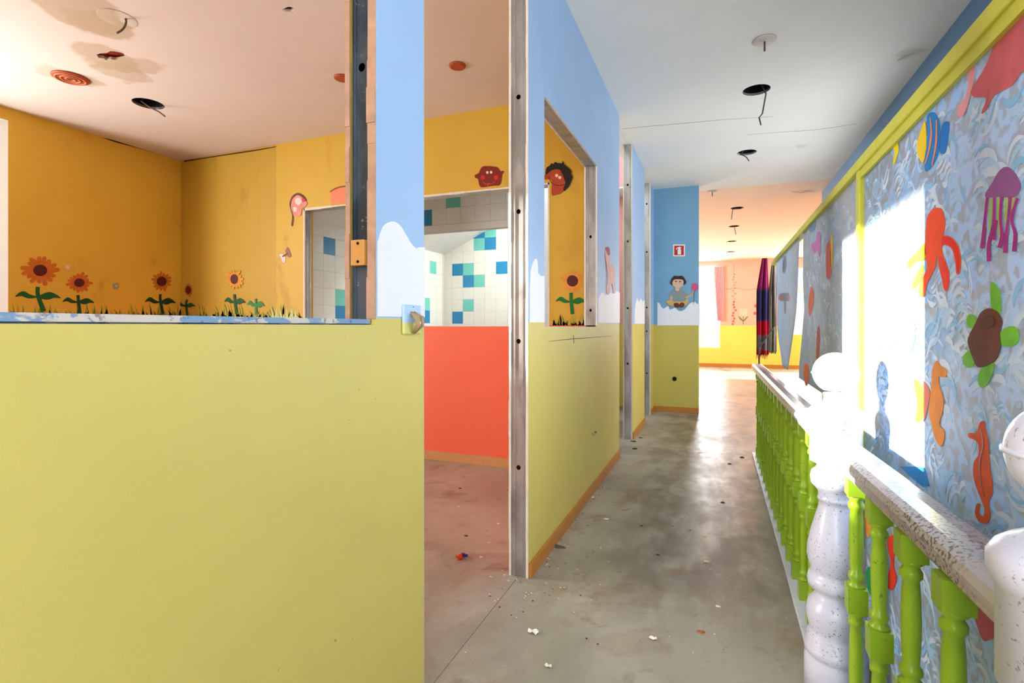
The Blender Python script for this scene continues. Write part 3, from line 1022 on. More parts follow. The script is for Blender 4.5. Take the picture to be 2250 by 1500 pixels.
rail('handrail', (N2[0], N2[1] + 0.072), (N1[0], N1[1] - 0.072), 'short speckled white handrail between the two newel posts')
rail('handrail', (N1[0], N1[1] + 0.072), (BX - 0.012, 5.32), 'long white handrail running from the sunlit newel to the far end')
struct(MB().box(0.305, 0.405, 0.5, 5.34, 0, 0.018).build('trim_1', 'newel', bevel=0.003), 'white kerb strip under the balusters')

sq = 0.0235
bmb = MB()
for z0, z1 in ((0.018, 0.10), (0.404, 0.474), (0.728, 0.782)):
    bmb.box(-sq, sq, -sq, sq, z0, z1)
for za, zb_ in ((0.10, 0.404), (0.474, 0.728)):
    L = zb_ - za
    bmb.lathe([(0.0225, za), (0.0225, za + 0.006), (0.014, za + 0.014), (0.020, za + 0.024), (0.020, za + 0.034), (0.0145, za + 0.042), (0.0165, za + 0.07), (0.0180, za + L * 0.5), (0.0165, zb_ - 0.07),
               (0.0145, zb_ - 0.042), (0.020, zb_ - 0.034), (0.020, zb_ - 0.024), (0.014, zb_ - 0.014), (0.0225, zb_ - 0.006), (0.0225, zb_)], seg=14)
proto = bmb.build('baluster', 'lime', origin=(0, 0, 0))
ys = [1.075, 1.272, 1.484, 1.695] + [2.15 + 0.2 * k for k in range(16)]
ORD = ['first', 'second', 'third', 'fourth', 'fifth', 'sixth', 'seventh', 'eighth', 'ninth', 'tenth', 'eleventh', 'twelfth', 'thirteenth', 'fourteenth', 'fifteenth', 'sixteenth']
for i, y in enumerate(ys):
    o = proto if i == 0 else proto.copy()
    if i:
        col.objects.link(o)
    t = (y - 0.8) / (5.3 - 0.8)
    o.location = (0.370 - 0.024 * min(1, t * 2), y, 0)
    if i < 4:
        lab = 'lime green turned baluster, %s from the cut-off newel post towards the sunlit newel' % ORD[i]
    else:
        lab = 'lime green turned baluster, %s behind the sunlit newel post along the corridor' % ORD[i - 4]
    tag(o, lab, 'baluster', 'lime green balusters of the railing')

# ---------------------------------------------------------------- painted screen above the railing
fr_ = empty('screen_frame', (XS, 3.0, 0), 'yellow green timber frame carrying the painted plastic sheets over the railing', 'frame')
zt0, zt1 = 1.762, 1.80
MB().box(XS - 0.02, XS + 0.025, 0.25, 5.42, zt0, zt1).build('top_rail', 'frame_lime', fr_, bevel=0.003)
MB().box(XS - 0.016, XS + 0.03, 2.19, 2.235, 0.0, zt0).build('post', 'frame_lime', fr_, bevel=0.003)
MB().box(XS - 0.016, XS + 0.03, 0.66, 0.705, 0.0, zt0).build('post', 'frame_lime', fr_, bevel=0.003)
MB().tube([(0.36, 5.29, 0.85), (0.36, 5.29, 1.0), (XS, 5.30, 1.2), (XS, 5.40, zt0 + 0.01)], 0.007).build('end_rod', 'wire', fr_)
MB().box(XS - 0.012, XS - 0.002, 0.705, 2.19, zt0 - 0.03, zt0).build('batten', 'frame_lime', fr_)


def sheet(name, poly, mat, label, wave=0.0):
    mb = MB().prism('x', poly, XS, XS + 0.003)
    return tag(mb.build(name, mat), label, 'plastic sheet', 'painted plastic sheets of the screen')


shA = sheet('painted_sheet', rect(0.25, 2.189, 0.02, zt0 - 0.001), 'sheet', 'sea-painted plastic sheet with octopus, jellyfish and turtle beside the newels')
shB = sheet('painted_sheet', [(2.236, 0.86), (2.236, zt0 - 0.001), (3.60, zt0 - 0.001), (3.62, 1.5), (3.57, 1.3), (3.68, 1.1), (3.77, 0.95), (3.79, 0.865)], 'sheet_far',
            'grey blue painted plastic sheet behind the sunlit newel with orange smears')
# torn strip hanging free with a bulge
mb = MB()
vs, fs = [], []
NZ, NW = 22, 8
for j in range(NZ + 1):
    t = j / NZ
    z = zt0 - 0.001 - t * (zt0 - 0.875)
    ya = 3.76 + (0.56 * t ** 1.8) + 0.02 * math.sin(t * 9)
    yb = 5.14 - 0.08 * t + 0.03 * math.sin(t * 11) - (0.35 * max(0, t - 0.6) / 0.4)
    for i in range(NW + 1):
        s = i / NW
        vs.append((XS + 0.003 * math.sin(s * 9) * t + 0.004 * t * (1 - t), ya + (yb - ya) * s, z))
for j in range(NZ):
    for i in range(NW):
        a = j * (NW + 1) + i
        fs.append((a, a + 1, a + NW + 2, a + NW + 1))
mb.add(vs, fs, 0, True)
shC = mb.build('painted_sheet', 'sheet_far')
so_ = shC.modifiers.new('thickness', 'SOLIDIFY'); so_.thickness = 0.003
tag(shC, 'torn grey strip of painted plastic tapering down to the long handrail', 'plastic sheet', 'painted plastic sheets of the screen')



def waves(parent, y0, y1, z0, z1, count, seed, clip=None, cols=((172, 206, 240), (204, 220, 242), (140, 190, 232))):
    r = random.Random(seed)
    mb = MB()
    for k in range(count):
        y, z = r.uniform(y0, y1), r.uniform(z0, z1)
        L_ = r.uniform(0.025, 0.075)
        R_ = L_ * r.uniform(0.5, 1.1)
        a0 = r.choice((0.3, 0.8, 1.2, 3.6, 4.2)) + r.uniform(-.5, .5)
        sw = r.uniform(1.0, 2.3)
        wd = r.uniform(0.006, 0.020)
        pth = [(y + R_ * math.cos(a0 + sw * t / 4), z + R_ * math.sin(a0 + sw * t / 4)) for t in range(5)]
        if any(not (y0 < p[0] < y1 and z0 < p[1] < z1) for p in pth):
            continue
        if clip and any(clip(p) for p in pth):
            continue
        nb = r.choice((1, 2, 3))                       # separate bristle tracks of one stroke
        for b in range(nb):
            dy = (b - (nb - 1) / 2) * wd * 1.15
            q = [(p[0] + dy * 0.6, p[1] + dy) for p in pth]
            mb.prism('x', stroke(q, [wd * 0.15, wd * r.uniform(.6, 1), wd * r.uniform(.5, 1), wd * 0.2]), XS - 0.0003 - 0.0000006 * k - 0.0000002 * b, XS + 0.001, mi=r.choice((0, 0, 1, 1, 2)))
    o = mb.build('painted_waves', [paint(c, 0.55, 0.08) for c in cols], parent)
    o['kind'] = 'stuff'
    return o


waves(shA, 0.26, 2.18, 0.03, zt0 - 0.05, 1150, 31)
waves(shB, 2.25, 3.56, 0.88, zt0 - 0.03, 260, 32, cols=((166, 196, 226), (196, 208, 226), (150, 182, 214)))

R1 = lambda pts: [(1800 + x / 3, y / 3) for x, y in pts]
R2 = lambda pts: [(1800 + x / 3, 400 + y / 3) for x, y in pts]
R3 = lambda pts: [(1750 + x / 3.75, 750 + y / 3.75) for x, y in pts]
R4 = lambda pts: [(1750 + x / 3.75, 1100 + y / 3.75) for x, y in pts]
R7 = lambda pts: [(1500 + x / 3, 350 + y / 3) for x, y in pts]


def art(name, c, polys, parent=shA, lift=0.0, var=0.14, sm=True, label=None):
    o = W_SHEET.decal(name, paint(c, 0.7, var), [smooth(p, 3) if sm else p for p in polys], parent, 0.0012 + lift * 0.6, 0.0007)
    if label: o['label'] = label
    return o


octo = art('painted_octopus', (250, 78, 24), [R2([(790, 168), (822, 195), (835, 280), (824, 350), (850, 352), (890, 375), (925, 430), (940, 520), (930, 600), (910, 600), (905, 540), (885, 450), (850, 418), (815, 420),
           (820, 480), (855, 570), (862, 650), (850, 712), (830, 710), (815, 640), (795, 560), (782, 480), (770, 560), (735, 630), (712, 690), (700, 750), (668, 755), (660, 700), (690, 620), (718, 560), (702, 470), (708, 330), (715, 240), (745, 185)])])
art('arm_stripe', (232, 36, 24), [R2([(818, 360), (850, 362), (886, 385), (918, 440), (930, 520), (922, 592), (914, 540), (892, 445), (852, 410), (818, 412)])], octo, 0.0013)
art('arm_stripe', (242, 58, 34), [R2([(800, 500), (815, 500), (848, 580), (855, 650), (845, 700), (832, 700), (822, 640), (805, 570)])], octo, 0.0013)
art('painted_starfish', (238, 216, 24), [R2([(700, 405), (640, 470), (590, 520), (595, 570), (640, 530), (700, 510)]), R2([(690, 540), (650, 600), (615, 690), (650, 690), (690, 600)])])
jel = art('painted_jellyfish', (146, 84, 146), [R1([(1240, 1098), (1290, 1130), (1335, 1210), (1325, 1265), (1280, 1300), (1190, 1298), (1110, 1300), (1105, 1270), (1150, 1200), (1190, 1130)])])
for pth in ([(1118, 100), (1102, 250), (1085, 435)], [(1165, 100), (1160, 270), (1128, 400), (1130, 522)], [(1212, 95), (1205, 230), (1215, 350), (1198, 432)], [(1272, 95), (1255, 260), (1242, 350), (1236, 466)], [(1318, 105), (1280, 240), (1302, 340), (1296, 456)],
            [(1180, 250), (1168, 320), (1160, 380)]):
    W_SHEET.decal('tentacle', paint((166, 26, 130), 0.7, 0.3), [R2(stroke(pth, [16, 18, 28]))], jel, 0.0020, 0.0006)
for pth in ([(1138, 110), (1136, 200), (1130, 315)], [(1190, 100), (1188, 220), (1196, 355)], [(1242, 95), (1240, 170), (1235, 265)], [(1288, 100), (1278, 150), (1270, 180)]):
    W_SHEET.decal('tentacle', paint((168, 190, 110), 0.7, 0.2), [R2(stroke(pth, [22, 24, 12]))], jel, 0.0014, 0.0004)
tur = art('painted_turtle', (104, 48, 22), [R2([(1130, 830), (1190, 860), (1217, 920), (1200, 990), (1205, 1090), (1165, 1180), (1070, 1222), (1035, 1190), (1000, 1100), (990, 1030), (1040, 930), (1075, 860)])], lift=0.0013, var=0.35)
for p in ([(1140, 660), (1175, 680), (1205, 760), (1205, 850), (1190, 890), (1150, 850), (1135, 760)], [(985, 880), (1010, 870), (1045, 900), (1030, 960), (990, 955), (976, 915)], [(1195, 1000), (1260, 950), (1310, 965), (1322, 1040), (1280, 1082), (1205, 1070)],
          [(955, 1150), (1000, 1105), (1035, 1140), (1018, 1215), (968, 1215)], [(1085, 1215), (1150, 1185), (1155, 1240), (1115, 1335), (1068, 1350), (1052, 1290)]):
    art('flipper', (116, 196, 40), [R2(p)], tur, 0.0, 0.3)
art('shell_mark', (84, 40, 22), [R2([(1100, 890), (1150, 880), (1170, 930), (1130, 960), (1080, 950)])], tur, 0.0026)
wh = art('painted_whale', (206, 98, 106), [R1([(1352, -40), (1290, 40), (1220, 130), (1170, 260), (1110, 420), (1040, 540), (1005, 600), (1030, 640), (1108, 645), (1075, 745), (1110, 720), (1160, 630), (1280, 560), (1350, 470), (1500, 420), (1500, -40)])], lift=0.0, var=0.2)
art('tail_fin', (238, 164, 172), [R1([(1010, 420), (1035, 440), (1030, 520), (1005, 610), (985, 700), (950, 770), (920, 755), (925, 700), (970, 640), (990, 560), (985, 460)])], wh, 0.0013)
fi = art('painted_fish', (18, 128, 212), [R1([(715, 770), (760, 740), (795, 800), (800, 900), (780, 1040), (710, 1130), (700, 1050), (720, 930)])])
art('fish_head', (246, 206, 10), [R1([(705, 800), (680, 850), (655, 930), (655, 1010), (690, 1070), (712, 960)])], fi, 0.0006)
art('tail_fin', (10, 120, 206), [R1([(815, 820), (855, 800), (860, 860), (838, 1000), (800, 1000), (806, 900)])], fi)
for pth in ([(740, 770), (748, 880), (730, 1000), (706, 1080)], [(782, 790), (780, 940), (752, 1090)]):
    W_SHEET.decal('fish_stripe', paint((244, 130, 60), 0.4, 0.2), [R1(stroke(pth, [6, 12, 6]))], fi, 0.0024, 0.0006)
art('painted_fish', (240, 214, 20), [R1([(490, 890), (520, 930), (527, 990), (505, 1070), (490, 1085), (500, 1000), (478, 950)])])
art('painted_dolphin', (92, 186, 212), [R2([(375, 1000), (430, 930), (520, 905), (560, 870), (600, 890), (640, 960), (622, 1090), (580, 1130), (555, 1065), (500, 1060), (450, 1110), (405, 1090), (380, 1130), (365, 1080)])])
art('painted_seahorse', (236, 138, 20), [R3([(1165, 155), (1195, 200), (1245, 235), (1235, 295), (1180, 290), (1190, 380), (1215, 450), (1215, 560), (1185, 680), (1225, 740), (1220, 830), (1190, 865), (1150, 800), (1120, 680), (1100, 600), (1105, 480), (1120, 350), (1125, 230)])], var=0.25)
sh2 = art('painted_seahorse', (226, 84, 12), [R3([(1520, 670), (1555, 660), (1575, 760), (1595, 880), (1600, 1000), (1620, 1150), (1625, 1250), (1595, 1320), (1605, 1420), (1590, 1490), (1530, 1495), (1482, 1430), (1490, 1345), (1522, 1340), (1512, 1410), (1548, 1440), (1560, 1380), (1530, 1300),
           (1490, 1200), (1465, 1100), (1472, 990), (1510, 930), (1500, 830), (1430, 790), (1430, 755), (1490, 750)])], var=0.3)
W_SHEET.decal('belly_line', paint((150, 56, 20), 0.4, 0.3), [R3(stroke([(1530, 720), (1550, 850), (1520, 1000), (1530, 1150), (1560, 1280)], [8, 14, 8]))], sh2, 0.0020, 0.0006)
art('painted_weed', (240, 224, 10), [R3([(975, 320), (1020, 340), (1050, 420), (1050, 560), (1030, 655), (985, 650), (1000, 520)])])
art('painted_weed', (216, 122, 96), [R3([(1045, 330), (1090, 370), (1105, 450), (1070, 620), (1045, 660), (1058, 500)])])
art('painted_weed', (10, 134, 206), [R3([(860, 1030), (980, 1030), (1060, 1040), (1100, 1190), (1050, 1200), (950, 1120)])], sm=False)
art('painted_fish', (186, 92, 112), [R4([(1420, 660), (1560, 740), (1660, 830), (1680, 1080), (1590, 1150), (1540, 1140), (1480, 980), (1440, 860)])], var=0.25)
art('painted_weed', (30, 150, 90), [R4([(585, 560), (630, 560), (640, 700), (620, 780), (585, 700)])])
art('painted_weed', (232, 52, 20), [R4([(760, 300), (830, 290), (825, 400), (805, 520), (830, 640), (800, 730), (760, 720), (750, 640), (785, 520), (760, 400)])])
art('painted_weed', (240, 150, 70), [R4([(570, 60), (620, 60), (630, 220), (600, 300), (575, 250)])])
for c, pl in (((214, 92, 74), [(950, 575), (975, 560), (980, 760), (950, 770)]), ((236, 190, 60), [(978, 520), (992, 520), (990, 700), (978, 700)]), ((206, 104, 84), [(850, 840), (868, 880), (862, 960), (838, 1035), (830, 960), (840, 880)]), ((178, 92, 74), [(890, 1110), (905, 1130), (898, 1320), (882, 1310)]),
              ((236, 120, 66), [(805, 1350), (832, 1360), (830, 1470), (812, 1490), (800, 1420)]), ((190, 120, 186), [(890, 480), (912, 500), (905, 640), (890, 600), (870, 620), (850, 560), (880, 540)]), ((110, 150, 196), [(840, 420), (880, 400), (870, 460), (840, 480)])):
    art('paint_smear', c, [R7(pl)], shB)
for c, pl in (((66, 104, 152), [(668, 650), (684, 642), (688, 700), (674, 750), (660, 730)]), ((216, 150, 140), [(640, 890), (700, 880), (705, 930), (640, 930)]), ((150, 110, 110), [(672, 930), (685, 930), (683, 1010), (672, 1000)])):
    o = W_SHEET.decal('paint_smear', paint(c, 0.5, 0.2), [smooth(R7(pl), 3)], shC, 0.001, 0.001)

# cloth draped over the far end of the frame
dr = empty('draped_cloth', (0.41, 5.29, 0.9), 'long magenta, navy and red fringed cloth draped over the far end of the frame', 'cloth')


def cloth_mat():
    t = NT('striped_scarf')
    z = t.add(t.axis(2), t.mul(t.add(t.noise(8, 3), -0.5), 0.10))
    c = t.mix(t.step(z, 1.52, 1.58), (60, 52, 92), (166, 44, 96))
    c = t.mix(t.step(z, 1.26, 1.22), c, (200, 26, 46))
    c = t.mix(t.step(z, 1.12, 1.08), c, (126, 108, 112))
    c = t.mix(t.step(z, 0.985, 0.965), c, (190, 40, 48))
    return t.finish(c, 0.9, 0, 0.1, t.noise(60, 3), 0.3)


M['scarf'] = cloth_mat()
for nm, x0, x1, y0, z1, z0, m_ in (('front_fold', 0.340, 0.445, 5.33, 1.83, 0.93, 'scarf'), ('back_fold', 0.445, 0.515, 5.39, 1.80, 0.95, paint((150, 140, 122), 0.9, 0.3))):
    mb = MB()
    vs, fs = [], []
    NX, NZ = 28, 18
    for j in range(NZ + 1):
        t = j / NZ
        for i in range(NX + 1):
            s = i / NX
            pinch = 0.45 + 0.55 * min(1, t * 3)
            cx = x1 - 0.02
            x = cx + ((x0 + (x1 - x0) * s) - cx) * pinch
            vs.append((x, y0 + 0.018 * math.sin(s * 15 + 0.6 * t) * pinch + 0.006 * math.sin(t * 14), z1 + (z0 - z1) * t + (0.012 * math.sin(i * 2.1) if j == NZ else 0)))
    for j in range(NZ):
        for i in range(NX):
            a = j * (NX + 1) + i
            fs.append((a, a + 1, a + NX + 2, a + NX + 1))
    mb.add(vs, fs, 0, True)
    o = mb.build(nm, m_, dr)
    s_ = o.modifiers.new('thickness', 'SOLIDIFY'); s_.thickness = 0.003
fg = MB()
for i in range(22):
    x = 0.34 + 0.0043 * i
    fg.tube([(x, 5.33 + 0.015 * math.sin(i), 0.94), (x + rnd.uniform(-.003, .003), 5.33, 0.90 + rnd.uniform(-.01, .01))], 0.0015, 4)
fo = fg.build('fringe', paint((190, 40, 48), 0.9, 0.2), dr)

# ---------------------------------------------------------------- ceiling fittings
def recess(p, r, label, wire, group, depth=0.12):
    e = empty('lamp_recess', (p[0], p[1], p[2]), label, 'light fitting', group)
    mb = MB()
    n_ = 24
    vs, fs = [], []
    for z_ in (0.0005, depth):
        for i in range(n_):
            a = 2 * math.pi * i / n_
            vs.append((p[0] + r * 1.0 * math.cos(a), p[1] + r * math.sin(a), p[2] + z_))
    for i in range(n_):
        fs.append((i, (i + 1) % n_, (i + 1) % n_ + n_, i + n_))
    fs.append(tuple(range(n_, 2 * n_)))
    mb.add(vs, fs)
    mb.build('recess_can', 'black', e)
    if wire:
        MB().tube(wire, 0.006, 6).build('dangling_wire', 'wire', e)
    return e


def plumb(u, v, p):
    """point seen at (u, v) in the vertical plane through p that faces the lens"""
    d = ray(u, v)
    t = (p[0] * -ST + p[1] * CT)
    return Vector((t * d[0], t * d[1], H + t * d[2]))


p = onZ(1662, 198, ZC)
recess(p, 0.105, 'large black downlight hole with a long bent dangling wire in the corridor ceiling', [p + Vector((0.03, 0, 0.06)), plumb(1683, 206, p), plumb(1675, 250, p), plumb(1668, 258, p), plumb(1672, 275, p)], 'open downlight holes')
p = onZ(1641, 335, ZC)
recess(p, 0.10, 'second black downlight hole with a short wire in the grey corridor ceiling', [p + Vector((-0.03, 0, 0.06)), plumb(1630, 340, p), plumb(1640, 345, p), plumb(1646, 354, p)], 'open downlight holes')
for (uv, wv, lab) in (((1620, 457), [(1610, 460), (1608, 475), (1607, 482)], 'first downlight hole with hanging wire in the peach ceiling of the far room'),
                      ((1613, 497), [(1614, 500), (1617, 515)], 'second downlight hole with hanging wire in the peach ceiling of the far room'),
                      ((1608, 530), [], 'third small downlight hole in the peach ceiling of the far room'),
                      ((1606, 553), [], 'last and smallest downlight hole in the peach ceiling of the far room')):
    p = onZ(*uv, ZC)
    recess(p, 0.10, lab, ([p + Vector((0, 0, 0.05))] + [plumb(a, b, p) for a, b in wv]) if wv else None, 'open downlight holes')
p = onZ(326, 228, ZL)
recess(p, 0.115, 'black downlight hole with a loose wire in the room ceiling', [p + Vector((-0.03, 0.02, 0.08)), plumb(310, 222, p), plumb(330, 236, p), plumb(350, 246, p), plumb(363, 256, p)], 'open downlight holes')
for (uv, r, lab) in (((1680, 88), 0.075, 'round cover plate with a wire stub in the corridor ceiling'), ((1565, 420), 0.06, 'small cover plate with a wire stub above the blue wall stub')):
    p = onZ(*uv, ZC)
    e = empty('ceiling_plate', p, lab, 'cover plate', 'ceiling cover plates')
    MB().lathe([(r, -0.001), (r, -0.006), (r * 0.9, -0.010), (0.006, -0.011)], p, 24).build('plate', paint((206, 196, 184), 0.7, 0.06), e)
    MB().tube([p + Vector((0, 0, -0.008)), p + Vector((0, 0, -0.075))], 0.006, 6).build('wire_stub', 'wire', e)
p = onZ(258, 40, ZL)
e = empty('ceiling_plate', p, 'round ceiling plate with a long curled wire in the room', 'cover plate', 'ceiling cover plates')
MB().lathe([(0.10, -0.0003), (0.10, -0.0022), (0.097, -0.003), (0.006, -0.003)], p, 28).build('plate', rm, e)
MB().tube([tuple(plumb(u, v, p)) for u, v in smooth([(264, 25), (274, 36), (277, 50), (270, 64), (257, 73)], 4, False)], 0.006, 6).build('curled_wire', 'wire', e)
om, om2 = paint((178, 82, 44), 0.6, 0.12), paint((202, 118, 78), 0.6, 0.12)
for (uv, r, lab) in (((155, 170), 0.115, 'large orange ceiling rose with raised rings beside the brown stain'), ((752, 170), 0.06, 'small orange ceiling cap half hidden behind the steel jamb'), ((1005, 143), 0.06, 'small orange ceiling cap seen through the doorway')):
    p = onZ(*uv, ZL)
    e = empty('ceiling_rose', p, lab, 'ceiling rose', 'orange ceiling roses')
    MB().lathe([(r, -0.001), (r, -0.008), (r * 0.92, -0.014), (r * 0.6, -0.014), (0.01, -0.012)], p, 28).build('disc', om, e)
    if r > 0.1:
        for k in (0.78, 0.5, 0.24):
            MB().lathe([(r * k + 0.008, -0.012), (r * k + 0.006, -0.019), (r * k - 0.004, -0.019), (r * k - 0.007, -0.012)], p, 28).build('ring', om2, e)
# torn openings showing what lies above the plaster
for nm, uv, m_, lab, rr in (('torn_ceiling_patch', (248, 123), paint((150, 44, 24), 0.9, 0.4), 'torn ceiling hole showing red brick beside the brown stain', (0.2, 0.16)), ('torn_ceiling_patch', (635, 21), paint((46, 34, 26), 0.9, 0.4), 'small dark torn hole in the room ceiling', (0.12, 0.1))):
    p = onZ(*uv, ZL)
    mb = MB()
    nb = 4
    for i in range(nb):
        for j in range(nb):
            x0 = p.x - rr[0] + i * rr[0] * 2 / nb; y0 = p.y - rr[1] + j * rr[1] * 2 / nb
            mb.box(x0, x0 + rr[0] * 2 / nb - 0.008, y0, y0 + rr[1] * 2 / nb - 0.008, p.z + 0.022 + rnd.uniform(0, 0.012), p.z + 0.06)
    o = tag(mb.build(nm, m_), lab, 'ceiling damage', 'torn ceiling holes')

# ---------------------------------------------------------------- wall decorations
def deco(name, wall, uv, label, group='cut-out wall figures'):
    q = wall.pt(*uv)
    loc = (wall.val, q[0], q[1]) if wall.axis == 'x' else (q[0], wall.val, q[1])
    return empty(name, loc, label, 'wall decoration', group)


def part(wall, e, nm, c, polys, lift, thick=0.003, sm=3, var=0.12):
    return wall.decal(nm, paint(c, 0.55, var), [smooth(p, sm) if sm else p for p in polys], e, lift, thick)


Z3 = lambda pts: [(600 + x / 4.69, 400 + y / 4.69) for x, y in pts]
e = deco('face_cutout', W_ORANGE, (655, 485), 'torn pink face with a brown braid beside the hatch frame')
part(W_ORANGE, e, 'hair', (92, 44, 28), [Z3([(180, 270), (172, 220), (200, 145), (260, 112), (320, 140), (350, 190), (320, 180), (270, 140), (220, 160), (195, 220), (200, 320), (215, 360), (205, 450), (190, 440), (200, 350)])], 0.001)
part(W_ORANGE, e, 'face', (234, 140, 128), [Z3([(205, 175), (260, 135), (310, 165), (355, 215), (340, 250), (300, 280), (290, 345), (240, 350), (205, 310), (190, 250)])], 0.004, var=0.25)
part(W_ORANGE, e, 'torn_paper', (244, 206, 200), [Z3([(240, 170), (280, 165), (300, 205), (270, 240), (235, 215)]), Z3([(215, 260), (250, 265), (245, 310), (218, 300)])], 0.0072, 0.001)
part(W_ORANGE, e, 'cheek', (206, 44, 70), [Z3([(305, 170), (335, 175), (340, 200), (310, 205)])], 0.0072, 0.001)
e = deco('butterfly_cutout', W_ORANGE, (627, 575), 'torn pale butterfly sticker on the orange wall')
part(W_ORANGE, e, 'wing', (236, 200, 200), [Z3([(65, 745), (110, 745), (130, 780), (125, 830), (100, 820), (85, 780)])], 0.001)
part(W_ORANGE, e, 'wing', (150, 92, 74), [Z3([(130, 700), (155, 670), (170, 700), (190, 760), (165, 775), (140, 745)])], 0.001)
part(W_ORANGE, e, 'body', (110, 66, 50), [Z3([(100, 760), (150, 730), (158, 740), (108, 772)])], 0.0042, 0.001)
e = deco('hair_cutout', W_ORANGE, (745, 446), 'salmon pink torn cut-out resting above the hatch frame')
part(W_ORANGE, e, 'face', (226, 132, 90), [Z3([(592, 105), (640, 70), (700, 50), (770, 42), (772, 212), (700, 220), (600, 228)])], 0.001, sm=0)
part(W_ORANGE, e, 'hair_edge', (126, 62, 30), [Z3([(586, 96), (640, 62), (700, 42), (770, 34), (770, 48), (700, 56), (640, 78), (592, 106)])], 0.0042, 0.0015, sm=0)
Z4 = lambda pts: [(1040 + x / 9, 340 + y / 9) for x, y in pts]
e = deco('face_cutout', W_ORANGE, (1075, 410), 'dark red smiling face with ears on the orange wall above the tiled lintel')
part(W_ORANGE, e, 'head', (122, 26, 14), [Z4([(150, 640), (110, 560), (95, 480), (40, 455), (35, 400), (80, 380), (115, 350), (165, 250), (250, 222), (400, 232), (490, 255), (540, 325), (595, 318), (600, 350), (570, 400), (560, 500), (520, 600), (400, 612), (280, 632)])], 0.001)
part(W_ORANGE, e, 'eye', (255, 206, 190), [circle(1040 + 282 / 9, 340 + 352 / 9, 2.7, 3.2)], 0.0042, 0.0012, 0)
part(W_ORANGE, e, 'eye', (255, 206, 190), [circle(1040 + 356 / 9, 340 + 348 / 9, 2.7, 3.2)], 0.0042, 0.0012, 0)
part(W_ORANGE, e, 'cheek', (196, 30, 30), [circle(1040 + 190 / 9, 340 + 450 / 9, 5)], 0.0042, 0.001, 0)
part(W_ORANGE, e, 'cheek', (196, 34, 30), [circle(1040 + 455 / 9, 340 + 450 / 9, 5)], 0.0042, 0.001, 0)
part(W_ORANGE, e, 'mouth', (214, 70, 60), [Z4(stroke([(180, 520), (240, 575), (300, 585), (380, 570), (445, 515)], [10, 10])), Z4([(262, 570), (345, 555), (320, 600), (290, 625)])], 0.0042, 0.0014, 0)
e = deco('face_cutout', W_ORANGE, (1225, 425), 'brown boy face with spiky black hair beside the hatch corner')
hr = [(1430, 400), (1440, 290), (1460, 250), (1520, 215), (1545, 170), (1580, 190), (1630, 140), (1660, 165), (1760, 175), (1775, 120), (1800, 190), (1850, 230), (1900, 270), (1945, 320), (1935, 370), (1970, 440), (1945, 520), (1900, 620), (1810, 720), (1780, 690), (1830, 560), (1780, 420), (1720, 300), (1640, 280), (1540, 310), (1470, 370)]
part(W_ORANGE, e, 'head', (170, 66, 34), [Z4([(1405, 420), (1470, 370), (1560, 310), (1680, 280), (1760, 330), (1830, 430), (1850, 540), (1810, 680), (1740, 760), (1640, 792), (1550, 785), (1545, 500), (1405, 490)])], 0.001)
part(W_ORANGE, e, 'hair', (24, 20, 18), [Z4(hr)], 0.0042, 0.003, 0)
part(W_ORANGE, e, 'eye', (255, 214, 190), [circle(1040 + 1652 / 9, 340 + 412 / 9, 3.4)], 0.0042, 0.0012, 0)
part(W_ORANGE, e, 'eye', (255, 214, 190), [circle(1040 + 1715 / 9, 340 + 452 / 9, 3.2)], 0.0042, 0.0012, 0)
part(W_ORANGE, e, 'mouth', (70, 20, 16), [Z4(stroke([(1490, 430), (1530, 530), (1600, 590), (1690, 610), (1780, 595), (1830, 570)], [8, 12, 8]))], 0.0042, 0.0012, 0)
Z5 = lambda pts: [(900 + x / 3.26, 300 + y / 3.26) for x, y in pts]
e = deco('torn_sticker', W_PART, (1340, 640), 'torn pink paper figure left on the blue corridor partition')
part(W_PART, e, 'figure', (232, 172, 160), [Z5([(1400, 800), (1412, 790), (1428, 800), (1432, 850), (1440, 920), (1462, 920), (1470, 970), (1468, 1060), (1474, 1110), (1460, 1120), (1448, 1060), (1436, 1060), (1430, 1120), (1412, 1130), (1408, 1080), (1418, 1010), (1412, 940), (1400, 860)])], 0.001, var=0.2)
part(W_PART, e, 'red_edge', (150, 50, 44), [Z5([(1400, 800), (1412, 790), (1428, 802), (1430, 850), (1412, 840)])], 0.0042, 0.001)
part(W_PART, e, 'shadow_paper', (110, 70, 62), [Z5([(1396, 840), (1402, 900), (1408, 1000), (1404, 1060), (1412, 1000), (1408, 900)])], 0.0, 0.001)
Z6 = lambda pts: [(1440 + x / 9.375, 560 + y / 9.375) for x, y in pts]
e = deco('sitting_child_cutout', W_BLUE, (1490, 680), 'painted child in a grey shirt sitting cross-legged on the blue wall holding a pink flower')
part(W_BLUE, e, 'shirt', (134, 146, 142), [Z6([(395, 700), (520, 700), (600, 750), (650, 800), (640, 880), (600, 900), (590, 970), (380, 965), (350, 880), (300, 860), (305, 780)])], 0.003)
part(W_BLUE, e, 'arm', (206, 164, 132), [Z6([(300, 850), (350, 850), (350, 940), (305, 940)])], 0.004)
part(W_BLUE, e, 'arm', (206, 164, 132), [Z6(stroke([(620, 880), (690, 850), (760, 800), (775, 745)], [46, 36, 30]))], 0.004)
part(W_BLUE, e, 'trousers', (206, 168, 96), [Z6([(230, 950), (300, 930), (400, 960), (600, 950), (640, 900), (685, 930), (680, 985), (600, 1040), (400, 1060), (280, 1030), (232, 990)])], 0.0055)
part(W_BLUE, e, 'shoe', (110, 44, 22), [Z6([(385, 1000), (450, 985), (495, 1020), (500, 1075), (420, 1075), (385, 1045)])], 0.0088)
part(W_BLUE, e, 'shoe', (120, 50, 26), [Z6([(500, 1010), (550, 975), (595, 1000), (600, 1050), (550, 1078), (505, 1070)])], 0.0088)
